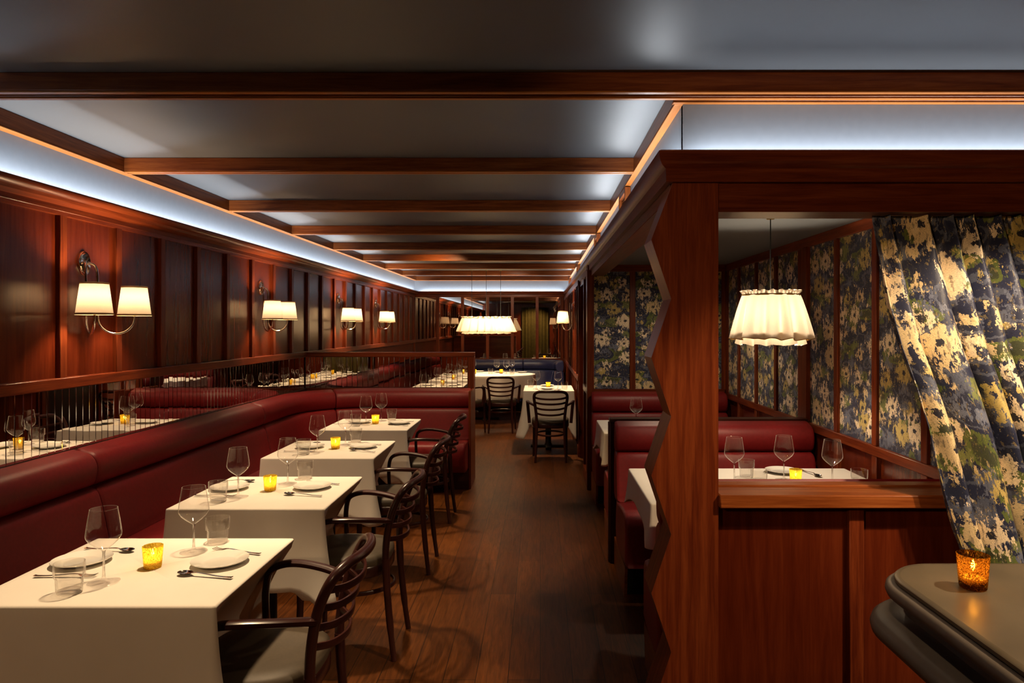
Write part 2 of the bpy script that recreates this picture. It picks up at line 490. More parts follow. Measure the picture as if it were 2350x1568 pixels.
M['bulb'] = bulb_mat()
M['flame'] = emit('candle_flame', (1.0, 0.72, 0.32), 60.0)
M['wax'] = shade_cloth('candle_wax', (0.85, 0.62, 0.28), 0.5, 50)
M['votive'] = mercury('gold_mercury_glass', (0.95, 0.72, 0.12), (1.0, 0.88, 0.45))
M['votive_bar'] = mercury('amber_mercury_glass', (0.20, 0.085, 0.015), (1.0, 0.72, 0.28), 330, .95, (0.47, 0.53))
M['wallpaper'] = floral('floral_wallcovering', 0.19, 1.30, rough=0.8)
M['drape'] = floral('floral_drapery', 0.25, 1.5, rough=0.55)
M['floor'] = floor_mat()
M['zinc'] = plain('aged_zinc', (0.095, 0.075, 0.05), rough=0.34, metal=0.15, noise=0.22, nscale=7, bump=0.03)
M['pewter'] = plain('painted_moulding', (0.10, 0.082, 0.07), rough=0.45, noise=0.12, nscale=12)
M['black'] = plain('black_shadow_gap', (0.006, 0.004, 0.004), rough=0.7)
M['cord'] = plain('black_cord', (0.012, 0.010, 0.009), rough=0.6)
M['olive'] = plain('olive_velvet', (0.085, 0.070, 0.014), rough=0.8, noise=0.2, nscale=12)
M['gold'] = plain('gold_mosaic', (0.62, 0.40, 0.08), rough=0.35, metal=0.4, noise=0.25, nscale=80)


# ------------------------------------------------------------------ mesh building
class MB:
    def __init__(self):
        self.v, self.f, self.uv, self.mi = [], [], [], []

    def add(self, verts, faces, uvs, mi=0):
        n = len(self.v)
        self.v += [tuple(p) for p in verts]
        for f, u in zip(faces, uvs):
            self.f.append([n + i for i in f])
            self.uv.append(u)
            self.mi.append(mi)
        return self

    def build(self, name, mats, parent=None, angle=38, world=True):
        me = bpy.data.meshes.new(name)
        off = Vector((0, 0, 0))
        if parent is not None and world:
            p = parent
            while p is not None:
                off += p.location
                p = p.parent
        me.from_pydata([(x - off.x, y - off.y, z - off.z) for x, y, z in self.v], [], self.f)
        ul = me.uv_layers.new(name='UVMap')
        flat = []
        for u in self.uv:
            for a, b in u:
                flat += [a, b]
        ul.data.foreach_set('uv', flat)
        if not isinstance(mats, (list, tuple)):
            mats = [mats]
        for m in mats:
            me.materials.append(m)
        me.polygons.foreach_set('material_index', self.mi)
        me.polygons.foreach_set('use_smooth', [True] * len(me.polygons))
        me.update()
        me.set_sharp_from_angle(angle=R(angle))
        o = bpy.data.objects.new(name, me)
        C.objects.link(o)
        o.parent = parent
        return o


def box(mb, x0, x1, y0, y1, z0, z1, bev=0.003, mi=0, long=None):
    bm = bmesh.new()
    bmesh.ops.create_cube(bm, size=1)
    d = (x1 - x0, y1 - y0, z1 - z0)
    c = ((x0 + x1) / 2, (y0 + y1) / 2, (z0 + z1) / 2)
    for v in bm.verts:
        v.co = Vector([c[i] + v.co[i] * d[i] for i in range(3)])
    b = min(bev, 0.3 * min(d))
    if b > 0.0004:
        bmesh.ops.bevel(bm, geom=list(bm.edges), offset=b, segments=1, affect='EDGES')
    bm.normal_update()
    k = long if long is not None else max(range(3), key=lambda i: d[i])
    faces, uvs = [], []
    bm.verts.index_update()
    for f in bm.faces:
        n = f.normal
        a = max(range(3), key=lambda i: abs(n[i]))
        if a == k:
            e = [i for i in range(3) if i != a]
        else:
            e = [k, [i for i in range(3) if i not in (a, k)][0]]
        faces.append([v.index for v in f.verts])
        uvs.append([(v.co[e[0]], v.co[e[1]] + 0.37 * a) for v in f.verts])
    mb.add([v.co for v in bm.verts], faces, uvs, mi)
    bm.free()
    return mb


def grid(mb, rows, close_u=False, close_v=False, uvf=None, mi=0, flip=False):
    """rows[i][j] -> points; i along v, j along u"""
    nv, nu = len(rows), len(rows[0])
    verts = [p for r in rows for p in r]
    su = [0.0]
    for j in range(nu):
        a, b = Vector(rows[nv // 2][j]), Vector(rows[nv // 2][(j + 1) % nu])
        su.append(su[-1] + (b - a).length)
    sv = [0.0]
    for i in range(nv):
        a, b = Vector(rows[i][0]), Vector(rows[(i + 1) % nv][0])
        sv.append(sv[-1] + (b - a).length)
    faces, uvs = [], []
    for i in range(nv if close_v else nv - 1):
        for j in range(nu if close_u else nu - 1):
            i2, j2 = (i + 1) % nv, (j + 1) % nu
            f = [i * nu + j, i * nu + j2, i2 * nu + j2, i2 * nu + j]
            if uvf:
                u = [uvf(i, j), uvf(i, j + 1), uvf(i + 1, j + 1), uvf(i + 1, j)]
            else:
                u = [(su[j], sv[i]), (su[j + 1], sv[i]), (su[j + 1], sv[i + 1]), (su[j], sv[i + 1])]
            if flip:
                f.reverse()
                u.reverse()
            faces.append(f)
            uvs.append(u)
    mb.add(verts, faces, uvs, mi)
    return mb


def cap(mb, pts, mi=0, flip=False):
    f = list(range(len(pts)))
    p0 = Vector(pts[0])
    u = [((Vector(p) - p0).length * 0.7, Vector(p).z) for p in pts]
    if flip:
        f.reverse()
        u.reverse()
    mb.add(pts, [f], [u], mi)


def catmull(pts, k=4, closed=False):
    pts = [Vector(p) for p in pts]
    n = len(pts)
    out = []
    for i in range(n if closed else n - 1):
        if closed:
            a, b, c, d = pts[i - 1], pts[i], pts[(i + 1) % n], pts[(i + 2) % n]
        else:
            b, c = pts[i], pts[i + 1]
            a = pts[i - 1] if i > 0 else b - (c - b)
            d = pts[i + 2] if i + 2 < n else c + (c - b)
        for j in range(k):
            t = j / k
            out.append(0.5 * ((2 * b) + (c - a) * t + (2 * a - 5 * b + 4 * c - d) * t * t + (3 * b - a - 3 * c + d) * t ** 3))
    if not closed:
        out.append(pts[-1])
    return out


def tube(mb, pts, ra, rb=None, n=10, up=None, caps=True, closed=False, mi=0, square=False):
    """ra along the frame's up direction, rb across; numbers or one per point"""
    pts = [Vector(p) for p in pts]
    m = len(pts)
    ra = [ra] * m if isinstance(ra, (int, float)) else ra
    rb = ra if rb is None else ([rb] * m if isinstance(rb, (int, float)) else rb)
    rows = []
    ref = Vector(up) if up is not None else None
    prev = None
    for i in range(m):
        if closed:
            t = pts[(i + 1) % m] - pts[i - 1]
        else:
            t = pts[min(i + 1, m - 1)] - pts[max(i - 1, 0)]
        t.normalize()
        if ref is not None:
            a = ref - t * ref.dot(t)
        elif prev is None:
            a = Vector((0, 0, 1)) if abs(t.z) < 0.9 else Vector((1, 0, 0))
            a = a - t * a.dot(t)
        else:
            a = prev - t * prev.dot(t)
        if a.length < 1e-6:
            a = prev if prev is not None else Vector((1, 0, 0))
        a.normalize()
        prev = a
        b = t.cross(a)
        row = []
        for j in range(n):
            th = 2 * PI * j / n
            cx, sx = math.cos(th), math.sin(th)
            if square:
                q = max(abs(cx), abs(sx)) ** 0.75
                cx, sx = cx / q, sx / q
            row.append(pts[i] + a * ra[i] * cx + b * rb[i] * sx)
        rows.append(row)
    ln = [0.0]
    for i in range(m):
        ln.append(ln[-1] + (pts[(i + 1) % m] - pts[i]).length)
    cir = 2 * PI * (ra[0] + rb[0]) / 2
    grid(mb, rows, close_u=True, close_v=closed, uvf=lambda i, j: (ln[i], cir * j / n), mi=mi)
    if caps and not closed:
        cap(mb, rows[0], mi, flip=True)
        cap(mb, rows[-1], mi)
    return mb


def lathe(mb, prof, n=28, c=(0, 0, 0), mi=0, wob=None):
    rows = []
    for r, z in prof:
        rows.append([(c[0] + (r + (wob(2 * PI * j / n, z, r) if wob else 0)) * math.cos(2 * PI * j / n),
                      c[1] + (r + (wob(2 * PI * j / n, z, r) if wob else 0)) * math.sin(2 * PI * j / n), c[2] + z) for j in range(n)])
    grid(mb, rows, close_u=True, mi=mi)
    return mb


def sweep(mb, path, prof, caps=True, mi=0, pinch=None, closed=True, up_u=True):
    """path: [(P(x,y), N(x,y))]; prof: [(s, z)] pushed out along N"""
    cs = sum(p[0] for p in prof) / len(prof)
    cz = sum(p[1] for p in prof) / len(prof)
    rows = []
    for i, (p, nrm) in enumerate(path):
        k = pinch[i] if pinch else 1.0
        rows.append([(p[0] + nrm[0] * (cs + (s - cs) * k), p[1] + nrm[1] * (cs + (s - cs) * k), cz + (z - cz) * k) for s, z in prof])
    ln, lp = [0.0], [0.0]
    for i in range(len(path) - 1):
        ln.append(ln[-1] + (Vector(path[i + 1][0]) - Vector(path[i][0])).length)
    for i in range(len(prof)):
        a, b = prof[i], prof[(i + 1) % len(prof)]
        lp.append(lp[-1] + math.hypot(a[0] - b[0], a[1] - b[1]))
    grid(mb, rows, close_u=closed, uvf=lambda i, j: (ln[i], lp[j]), mi=mi)
    if caps:
        cap(mb, rows[0], mi, flip=True)
        cap(mb, rows[-1], mi)
    return mb


# ------------------------------------------------------------------ things
def tag(o, label=None, cat=None, group=None, kind=None):
    if label:
        o['label'] = label
    if cat:
        o['category'] = cat
    if group:
        o['group'] = group
    if kind:
        o['kind'] = kind
    return o


def thing(name, label, cat, loc=(0, 0, 0), group=None, rotz=0):
    o = bpy.data.objects.new(name, None)
    o.empty_display_size = 0.1
    C.objects.link(o)
    o.location = loc
    o.rotation_euler = (0, 0, rotz)
    return tag(o, label, cat, group)


def struct(name, mb, m, parent=None, label=None):
    o = mb.build(name, m, parent)
    if parent is None:
        o['kind'] = 'structure'
        o['category'] = 'structure'
        if label:
            o['label'] = label
    return o


def dup(src, loc, rotz=0, label=None, group=None):
    r = src.copy()
    C.objects.link(r)
    r.location = loc
    r.rotation_euler = (0, 0, rotz)
    for k, v in (('label', label), ('group', group)):
        if v:
            r[k] = v
    for ch in list(src.children):
        c = ch.copy()
        C.objects.link(c)
        c.parent = r
        for g in list(ch.children):
            d = g.copy()
            C.objects.link(d)
            d.parent = c
    return r


PROTO = {}


def place(kind, maker, loc, rotz, label, group):
    """the first one is built, every later one is copied"""
    if kind not in PROTO:
        PROTO[kind] = maker(label, group)
        PROTO[kind].location = loc
        PROTO[kind].rotation_euler = (0, 0, rotz)
        return PROTO[kind]
    return dup(PROTO[kind], loc, rotz, label, group)


# ================================================================== THE ROOM
XL, XLC = -2.33, -2.315          # panelled wall, cove above it
XR, XRC = 0.475, 0.54            # header over the booths, cove above it
YF = 12.85                       # far wall
YB = -2.4                        # wall behind the camera
ZC, ZB = 2.445, 2.365            # ceiling, underside of the beams
YK, YKC = 2.53, 2.64             # front of the booth block, its cove
XS = 1.75                        # papered side wall of the booths

mb = MB()
grid(mb, [[(-2.5, YB - .1, 0), (3.2, YB - .1, 0)], [(-2.5, YF + .2, 0), (3.2, YF + .2, 0)]],
     uvf=lambda i, j: ((YB, YF)[i], (-2.5, 3.2)[j]))
struct('floor', mb, M['floor'], label='dark oiled oak board floor running down the aisle')
mb = MB()
box(mb, -2.5, 3.2, YB - .1, YF + .2, ZC, ZC + .05, 0)
struct('ceiling', mb, M['paint'], label='slate grey painted ceiling between mahogany beams')

# ---- panelled wall on the banquette side
mb = MB()
box(mb, XL - .1, XL, YB, YF, 0, 2.12, 0, long=2)
wl = struct('wall_left', mb, M['panel'], label='tall mahogany panelled wall behind the red banquette')
K0, KP = 3.377, 0.4466
for k in range(-12, 22):
    y = K0 + KP * k
    if YB < y < YF - .05:
        mb = MB()
        box(mb, XL - .005, XL + .022, y - .026, y + .026, 1.27, 2.08, .003)
        mb.build('stile', M['wood'], wl)
mb = MB()
box(mb, XL - .005, XL + .026, YB, YF, 2.078, 2.13, .003)
mb.build('top_rail', M['wood'], wl)
mb = MB()
box(mb, XL - .005, XL + .034, YB, YF, 1.222, 1.276, .004)
mb.build('chair_rail', M['wood'], wl)
mb = MB()
box(mb, XL - .005, XL + .032, YB, 6.86, .868, .916, .004)
mb.build('lower_rail', M['deep'], wl)

# crown mouldings with the cove lights behind their lips
CROWN_L = [(0.0, 2.06), (0.022, 2.06), (0.026, 2.112), (0.040, 2.116), (0.066, 2.121), (0.090, 2.131), (0.106, 2.143), (0.112, 2.155),
           (0.110, 2.165), (0.104, 2.165), (0.098, 2.145), (0.090, 2.135), (0.080, 2.115), (0.0, 2.10)]
mb = MB()
sweep(mb, [((XL, YB), (1, 0)), ((XL, YF), (1, -1)), ((XR, YF), (0, -1))], CROWN_L)
struct('trim_1', mb, M['wood'], label='mahogany crown moulding along the banquette wall and far wall')
CROWN_R = [(-.02, 2.045), (0.022, 2.045), (0.024, 2.092), (0.030, 2.096), (0.040, 2.104), (0.047, 2.116), (0.052, 2.135), (0.053, 2.150),
           (0.045, 2.155), (0.036, 2.150), (0.02, 2.115), (-.02, 2.095)]
mb = MB()
sweep(mb, [((XR, YF), (-1, 0)), ((XR, YK), (-1, -1)), ((3.1, YK), (0, -1))], CROWN_R)
struct('trim_2', mb, M['wood'], label='mahogany crown moulding turning the corner over the booths')

# painted cove bands
for nm, b, lab in (('wall_cove_left', (XLC - .03, XLC, YB, YF, 2.10, ZB + .01), 'pale blue lit cove band above the banquette wall'),
                   ('wall_cove_back', (XLC, XRC, YF - .01, YF + .03, 2.10, ZB + .01), 'pale blue lit cove band above the far wall mirrors'),
                   ('wall_cove_right', (XRC, XRC + .03, YKC + .006, YF, 2.09, ZB + .01), 'pale blue lit cove band above the booth openings'),
                   ('wall_cove_front', (XRC, 3.1, YKC, YKC + .03, 2.09, ZB + .01), 'pale blue lit cove band over the curtained opening')):
    mb = MB()
    box(mb, *b, 0)
    struct(nm, mb, M['cove'], label=lab)
# edge beams that carry the cove
for nm, b in (('trim_3', (XLC - .03, -2.268, YB, YF, ZB, ZC)), ('trim_4', (0.508, XRC + .03, YKC, YF, ZB, ZC)),
              ('trim_5', (-2.27, 0.51, YF - .03, YF + .05, ZB, ZC))):
    mb = MB()
    box(mb, b[0], b[1], b[2], b[3], b[4] + .006, b[5], .003)
    box(mb, b[0], b[1], b[2], b[3], b[4], b[4] + .0058, .001, mi=1)  # thin underside strip, its pale colour stands in for the cove glow
    struct(nm, mb, [M['trim'], M['lit_underside']])
ORD = ['first', 'second', 'third', 'fourth', 'fifth', 'sixth', 'seventh', 'eighth', 'last']
for k in range(9):
    y = 2.52 + 1.28 * k
    mb = MB()
    if k == 0:
        box(mb, XLC, 3.1, y, y + .028, ZB + .012, ZC, .003)
        box(mb, XLC, 3.1, y + .024, y + .05, ZB + .018, ZC, .002)
        box(mb, XLC, 3.1, y + .046, y + .07, ZB + .006, ZC, .003)
        box(mb, .50, 3.1, y + .068, y + .095, ZB + .014, ZC, .002)
        box(mb, .50, 3.1, y + .092, YKC + .03, ZB + .006, ZC, .003)
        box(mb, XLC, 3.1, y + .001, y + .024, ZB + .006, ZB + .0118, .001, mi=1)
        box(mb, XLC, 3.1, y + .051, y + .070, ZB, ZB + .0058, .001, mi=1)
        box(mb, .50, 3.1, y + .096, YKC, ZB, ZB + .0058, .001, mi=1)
    else:
        box(mb, -2.272, .512, y, y + .022, ZB + .006, ZC, .003)
        box(mb, -2.272, .512, y + .02, y + .036, ZB + .012, ZC, .002)
        box(mb, -2.272, .512, y + .034, y + .056, ZB + .006, ZC, .003)
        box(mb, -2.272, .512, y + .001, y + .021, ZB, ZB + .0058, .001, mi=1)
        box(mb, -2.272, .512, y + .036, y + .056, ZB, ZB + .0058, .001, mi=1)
    o = struct('ceiling_beam', mb, [M['trim'], M['lit_underside']])
    tag(o, f'{ORD[k]} mahogany ceiling beam counted from the camera', 'beam', 'mahogany ceiling beams', 'structure')

# wooden framed vents standing in the cove over the booths
for k, y in enumerate((4.33, 6.42, 9.6, 12.3)):
    t = thing('cove_vent', f'{ORD[k]} small wood-framed air vent in the lit cove above the booths', 'vent', (XRC, y, 2.16), 'air vents in the cove')
    mb = MB()
    for a, b, c, d in ((-.16, -.13, 2.16, 2.36), (.13, .16, 2.16, 2.36), (-.13, .13, 2.16, 2.19), (-.13, .13, 2.33, 2.36)):
        box(mb, XRC - .035, XRC, y + a, y + b, c, d, .002)
    mb.build('frame', M['trim'], t)
    mb = MB()
    for q in range(9):
        z = 2.197 + q * .0155
        box(mb, XRC - .02, XRC - .002, y - .13, y + .13, z, z + .005, 0)
    for q in range(11):
        yy = y - .13 + .0236 * (q + 0.5)
        box(mb, XRC - .018, XRC - .002, yy, yy + .003, 2.19, 2.33, 0)
    mb.build('grille', M['nickel'], t)

# ---- far wall with its tall mirrors
mb = MB()
box(mb, XL - .1, 1.9, YF, YF + .1, 0, 2.12, 0, long=2)
wf = struct('wall_back', mb, M['panel'], label='far mahogany wall filled with tall mirrors above the navy bench')
fx = [-2.33, -1.89, -1.432, -.972, -.515, -.058, .40]
for i, x in enumerate(fx):
    mb = MB()
    box(mb, x - .028, x + .028, YF - .026, YF + .01, .90, 2.085, .003)
    mb.build('stile', M['wood'], wf)
    if i:
        mb = MB()
        box(mb, fx[i - 1] + .026, x - .026, YF - .012, YF + .002, .93, 2.075, .002)
        mb.build('mirror_pane', M['mirror_far'], wf)
for nm, z0, z1 in (('top_rail', 2.068, 2.13), ('lower_rail', .885, .935)):
    mb = MB()
    box(mb, XL, XR, YF - .03, YF + .01, z0, z1, .003)
    mb.build(nm, M['wood'], wf)

# ---- panelled wall on the aisle's other side, beyond the booths
XW = 0.462
mb = MB()
box(mb, XW, XW + .1, 8.1, YF, 0, 2.06, 0, long=2)
box(mb, XW, XW + .1, 6.62, 7.15, 0, 2.06, 0, long=2)
box(mb, XW, XW + .1, 7.15, 8.1, 1.98, 2.06, 0)
wr = struct('wall_right', mb, M['panel'], label='mahogany panelled wall beyond the booths, with the dark doorway')
for y in (6.66, 7.11, 8.14, 8.58, 9.02, 9.46, 9.9, 10.34, 10.78, 11.22, 11.66, 12.1, 12.54):
    mb = MB()
    box(mb, XW - .022, XW + .01, y - .026, y + .026, 0.1, 2.05, .003)
    mb.build('stile', M['wood'], wr)
for y0, y1 in ((6.62, 7.13), (8.12, YF)):
    for nm, z0, z1 in (('top_rail', 2.0, 2.06), ('chair_rail', .88, .94), ('baseboard', 0, .12)):
        mb = MB()
        box(mb, XW - .026, XW + .01, y0, y1, z0, z1, .003)
        mb.build(nm, M['wood'], wr)
mb = MB()
box(mb, XW + .075, XW + .115, 7.15, 8.1, 0, 1.99, .003)
d1 = struct('door_1', mb, M['deep'], label='dark wooden service door set back in the aisle wall')
for a, b in ((.12, .9), (1.02, 1.88)):
    mb = MB()
    for y0, y1, z0, z1 in ((7.25, 7.29, a, b), (7.96, 8.0, a, b), (7.29, 7.96, a, a + .04), (7.29, 7.96, b - .04, b)):
        box(mb, XW + .062, XW + .078, y0, y1, z0, z1, .003)
    mb.build('panel_moulding', M['wood'], d1)
mb = MB()
tube(mb, [(XW + .05, 8.04, .92), (XW + .05, 8.04, 1.12)], .009)
tube(mb, [(XW + .08, 8.04, .94), (XW + .05, 8.04, .94)], .006)
tube(mb, [(XW + .08, 8.04, 1.10), (XW + .05, 8.04, 1.10)], .006)
mb.build('door_pull', M['brass'], d1)
# header over the booths and the doorway
mb = MB()
box(mb, XR, XR + .12, YK + .02, YF, 1.995, 2.10, .002)
box(mb, XR + .02, 3.1, YK, YK + .16, 1.94, 2.10, .002)
struct('trim_6', mb, M['wood'], label='mahogany header board over the booth openings')

# ---- wall behind the camera, seen only in the mirrors
mb = MB()
box(mb, -2.5, 3.2, YB - .1, YB, 0, ZC, 0, long=2)
struct('wall_front', mb, M['panel'], label='mahogany wall at the entrance end, seen in the mirrors')
mb = MB()
box(mb, 3.1, 3.2, YB, YK + .2, 0, ZC, 0, long=2)
struct('wall_side', mb, M['panel'], label='mahogany wall beyond the bar counter')
rows = []
for i in range(2):
    z = (0.02, 2.28)[i]
    rows.append([(-.75 + 1.1 * j / 60, YB + .08 + .03 * math.sin(j * 0.9) + .012 * math.sin(j * 2.3), z) for j in range(61)])
mb = MB()
grid(mb, rows)
tag(mb.build('door_curtain', M['olive']), 'olive green velvet entrance curtain seen in the far mirrors', 'curtain')

# ================================================================== RED BANQUETTE
RC = .75
CX, CY = XL + RC, 6.85 - RC
L1 = CY - YB - 1.2
Y0 = YB + 1.2
L2 = L1 + RC * PI / 2
L3 = L2 + (-.672 - CX)


def bpath(l):
    if l <= L1:
        return (XL, Y0 + l), (1, 0)
    if l <= L2:
        a = PI - (l - L1) / RC
        return (CX + RC * math.cos(a), CY + RC * math.sin(a)), (-math.cos(a), -math.sin(a))
    return (CX + l - L2, 6.85), (0, -1)


ROLL = [(.03, .908), (.085, .910), (.128, .895), (.152, .862), (.160, .820), (.152, .775), (.128, .744), (.03, .742)]
BACK = [(.03, .738), (.125, .738), (.158, .722), (.176, .67), (.192, .60), (.208, .52), (.218, .462), (.205, .445), (.03, .445)]
SEAT = [(.12, .440), (.22, .446), (.40, .468), (.54, .474), (.598, .462), (.622, .430), (.626, .37), (.612, .30), (.57, .225), (.48, .185), (.30, .175), (.12, .175)]


def refine(p, k=3):
    return [(v.x, v.y) for v in catmull([(a, b, 0) for a, b in p], k, closed=True)]


def upholster(name, mat, parent, pf, l0, l1, prof, step=.12):
    n = max(6, int((l1 - l0) / step))
    g = .022
    ls = [l0 + .003, l0 + .008, l0 + g] + [l0 + g + (l1 - l0 - 2 * g) * i / n for i in range(1, n)] + [l1 - g, l1 - .008, l1 - .003]
    pin = [.86, .95, 1.0] + [1.0] * (n - 1) + [1.0, .95, .86]
    mb = MB()
    sweep(mb, [pf(l) for l in ls], refine(prof), pinch=pin)
    return mb.build(name, mat, parent, angle=50)


bq = thing('banquette', 'long oxblood red leather banquette curving round under the mirror band', 'banquette', (XL + .3, 3.4, 0))
cuts = [0, 1.36 - Y0, 3.43 - Y0, 5.50 - Y0, L1 + RC * .95, L3]
for a, b in zip(cuts[:-1], cuts[1:]):
    upholster('head_roll', M['leather'], bq, bpath, a, b, ROLL, .1)
    upholster('backrest', M['leather'], bq, bpath, a, b, BACK, .1)
    upholster('seat', M['leather'], bq, bpath, a, b, SEAT, .1)
mb = MB()
ls = [L3 * i / 90 for i in range(91)]
sweep(mb, [bpath(l) for l in ls], [(.02, 0), (.34, 0), (.34, .18), (.02, .18)])
mb.build('plinth', M['deep'], bq)
mb = MB()
cr = []
for i in range(13):
    a = PI - PI / 2 * i / 12
    cr.append((CX + (RC - .04) * math.cos(a), CY + (RC - .04) * math.sin(a)))
ring = [(x, y) for x, y in cr] + [(CX, 6.845), (XL + .005, 6.845), (XL + .005, CY)]
cap(mb, [(x, y, .897) for x, y in ring], flip=True)
mb.build('corner_shelf', M['deep'], bq)
mb = MB()
box(mb, -.672, -.650, 6.52, 6.85, 0, .915, .003)
mb.build('end_panel', M['wood'], bq)


# ---- bevelled mirror strips
def mirror_strips(mb, p0, p1, nrm, z0, z1, width):
    a, b = Vector(p0), Vector(p1)
    n = int(round((b - a).length / width))
    d = (b - a) / n
    nv = Vector(nrm)
    for i in range(n):
        q = a + d * i
        e = d.normalized()
        w_ = d.length
        tilt = random.uniform(-.0035, .0035)
        tz = random.uniform(-.0022, .0022)
        bv = .0030
        pts = []
        for (u, out) in ((.0002, 0), (bv, .0016), (w_ - bv, .0016), (w_ - .0002, 0)):
            for z, zz in ((z0, 0), (z1, 0)):
                o_ = out + tilt * (u - w_ / 2) + tz * (z - (z0 + z1) / 2)
                p = q + e * u + nv * (o_ + .002)
                pts.append((p.x, p.y, z))
        faces = [(0, 2, 3, 1), (2, 4, 5, 3), (4, 6, 7, 5)]
        for k, f in enumerate(faces):
            mb.add([pts[x] for x in f], [(0, 1, 2, 3)], [[(0, 0), (1, 0), (1, 1), (0, 1)]], 0 if k == 1 else 1)


mb = MB()
box(mb, XL, XL + .010, YB, 6.84, .916, 1.224, 0, mi=2)
mirror_strips(mb, (XL + .010, 6.835, 0), (XL + .010, -1.3, 0), (1, 0, 0), .918, 1.221, .0508)
tag(mb.build('mirror_band', [M['mirror'], M['bevel'], M['black']], angle=3), 'long band of narrow mirror strips set in the panelled wall above the banquette', 'mirror')

pt = thing('partition', 'low mahogany screen with mirror strips at the end of the banquette', 'partition', (-1.5, 6.9, 0))
mb = MB()
box(mb, XL + .002, -.66, 6.87, 6.97, 0, 1.23, .003, long=0)
mb.build('core_panel', M['panel'], pt)
for nm, b in (('top_rail', (XL + .034, -.652, 6.846, 6.985, 1.222, 1.268)), ('lower_rail', (XL + .034, -.70, 6.846, 6.9, .868, .918)),
              ('end_post', (-.712, -.652, 6.846, 6.985, 0, 1.222))):
    mb = MB()
    box(mb, *b, .004)
    mb.build(nm, M['wood'], pt)
mb = MB()
box(mb, XL + .012, -.712, 6.862, 6.872, .916, 1.224, 0, mi=2)
mirror_strips(mb, (XL + .014, 6.862, 0), (-.714, 6.862, 0), (0, -1, 0), .918, 1.222, .0515)
mb.build('mirror_strips', [M['mirror'], M['bevel'], M['black']], pt, angle=3)

# ================================================================== NAVY BENCH at the far wall
nb = thing('bench', 'navy blue leather bench curving along the far mirrored wall', 'bench', (-.8, 12.5, 0))
RN = .55


def npath(l):
    xl, yf, xr = XL + .03, YF - .035, XW - .03
    a0 = xl + RN
    if l < .5:
        return (xl, yf - RN - .5 + l), (1, 0)
    l -= .5
    q = RN * PI / 2
    if l < q:
        a = PI - l / RN
        return (a0 + RN * math.cos(a), yf - RN + RN * math.sin(a)), (-math.cos(a), -math.sin(a))
    l -= q
    w_ = xr - RN - a0
    if l < w_:
        return (a0 + l, yf), (0, -1)
    l -= w_
    if l < q:
        a = PI / 2 - l / RN
        return (xr - RN + RN * math.cos(a), yf - RN + RN * math.sin(a)), (-math.cos(a), -math.sin(a))
    l -= q
    return (xr, yf - RN - l), (-1, 0)


LN = .5 + RN * PI + (XW - .03 - RN + 2.30 - RN) + .25
ncut = [0, 1.0, 1.9, 2.8, 3.6, LN]
for a, b in zip(ncut[:-1], ncut[1:]):
    upholster('head_roll', M['navy'], nb, npath, a, b, ROLL, .1)
    upholster('backrest', M['navy'], nb, npath, a, b, BACK, .1)
    upholster('seat', M['navy'], nb, npath, a, b, [(s if s < .5 else s - .06, z) for s, z in SEAT], .1)
mb = MB()
sweep(mb, [npath(LN * i / 70) for i in range(71)], [(.02, 0), (.34, 0), (.34, .18), (.02, .18)])
mb.build('plinth', M['deep'], nb)


# ================================================================== BOOTHS
mb = MB()
box(mb, XS, XS + .1, YK + .1, 6.62, 0, 2.12, 0, long=2)
wb = struct('wall_booth', mb, M['panel'], label='side wall of the booths with floral fabric panels in mahogany frames')
sy = [(2.72, .05), (3.14, .026), (3.61, .026), (4.08, .026), (4.575, .075), (5.13, .026), (5.60, .026), (6.09, .026), (6.47, .026)]
for i, (y, hw) in enumerate(sy):
    for z0, z1 in ((.906, 2.037), (.10, .856)):
        mb = MB()
        box(mb, XS - (.024 if hw < .06 else .034), XS + .005, y - hw, y + hw, z0, z1, .003)
        mb.build('stile', M['wood'], wb)
    if i:
        y0, y1 = sy[i - 1][0] + sy[i - 1][1], y - hw
        mb = MB()
        grid(mb, [[(XS - .008, y1, .9), (XS - .008, y0, .9)], [(XS - .008, y1, 2.04), (XS - .008, y0, 2.04)]],
             uvf=lambda a, b, y0=y0, y1=y1: ((-y1, -y0)[b] + i * .03, (.9, 2.04)[a]), flip=False)
        box(mb, XS - .0075, XS + .002, y0, y1, .9, 2.04, 0)
        mb.build('fabric_panel', M['wallpaper'], wb)
for nm, z0, z1, dd in (('top_rail', 2.037, 2.10, .028), ('chair_rail', .856, .906, .03), ('baseboard', 0, .11, .024)):
    mb = MB()
    box(mb, XS - dd, XS + .005, YK + .16, 6.5, z0, z1, .003)
    mb.build(nm, M['wood'], wb)

mb = MB()
box(mb, .44, XS, 6.52, 6.62, 0, 2.12, 0, long=2)
we = struct('wall_booth_back', mb, M['panel'], label='end wall of the second booth with two tall floral fabric panels')
ex = [(.468, .030), (.860, .027), (1.24, .027), (1.72, .03)]
for i, (x, hw) in enumerate(ex):
    mb = MB()
    box(mb, x - hw, x + hw, 6.495, 6.525, .93, 2.037, .003)
    mb.build('stile', M['wood'], we)
    if i:
        x0, x1 = ex[i - 1][0] + ex[i - 1][1], x - hw
        mb = MB()
        box(mb, x0, x1, 6.512, 6.522, .93, 2.037, 0, long=0)
        mb.build('fabric_panel', M['wallpaper'], we)
for nm, z0, z1 in (('top_rail', 2.035, 2.10), ('chair_rail', .885, .94)):
    mb = MB()
    box(mb, .44, XS - .03, 6.49, 6.525, z0, z1, .003)
    mb.build(nm, M['wood'], we)
mb = MB()
box(mb, .435, .50, 6.485, 6.63, 0, 2.05, .003)
mb.build('end_post', M['wood'], we)
mb = MB()
box(mb, XR + .10, XS, YK + .14, 6.55, 2.098, 2.13, 0)
struct('ceiling_booth', mb, M['paint'], label='lowered slate grey ceiling over the booths')

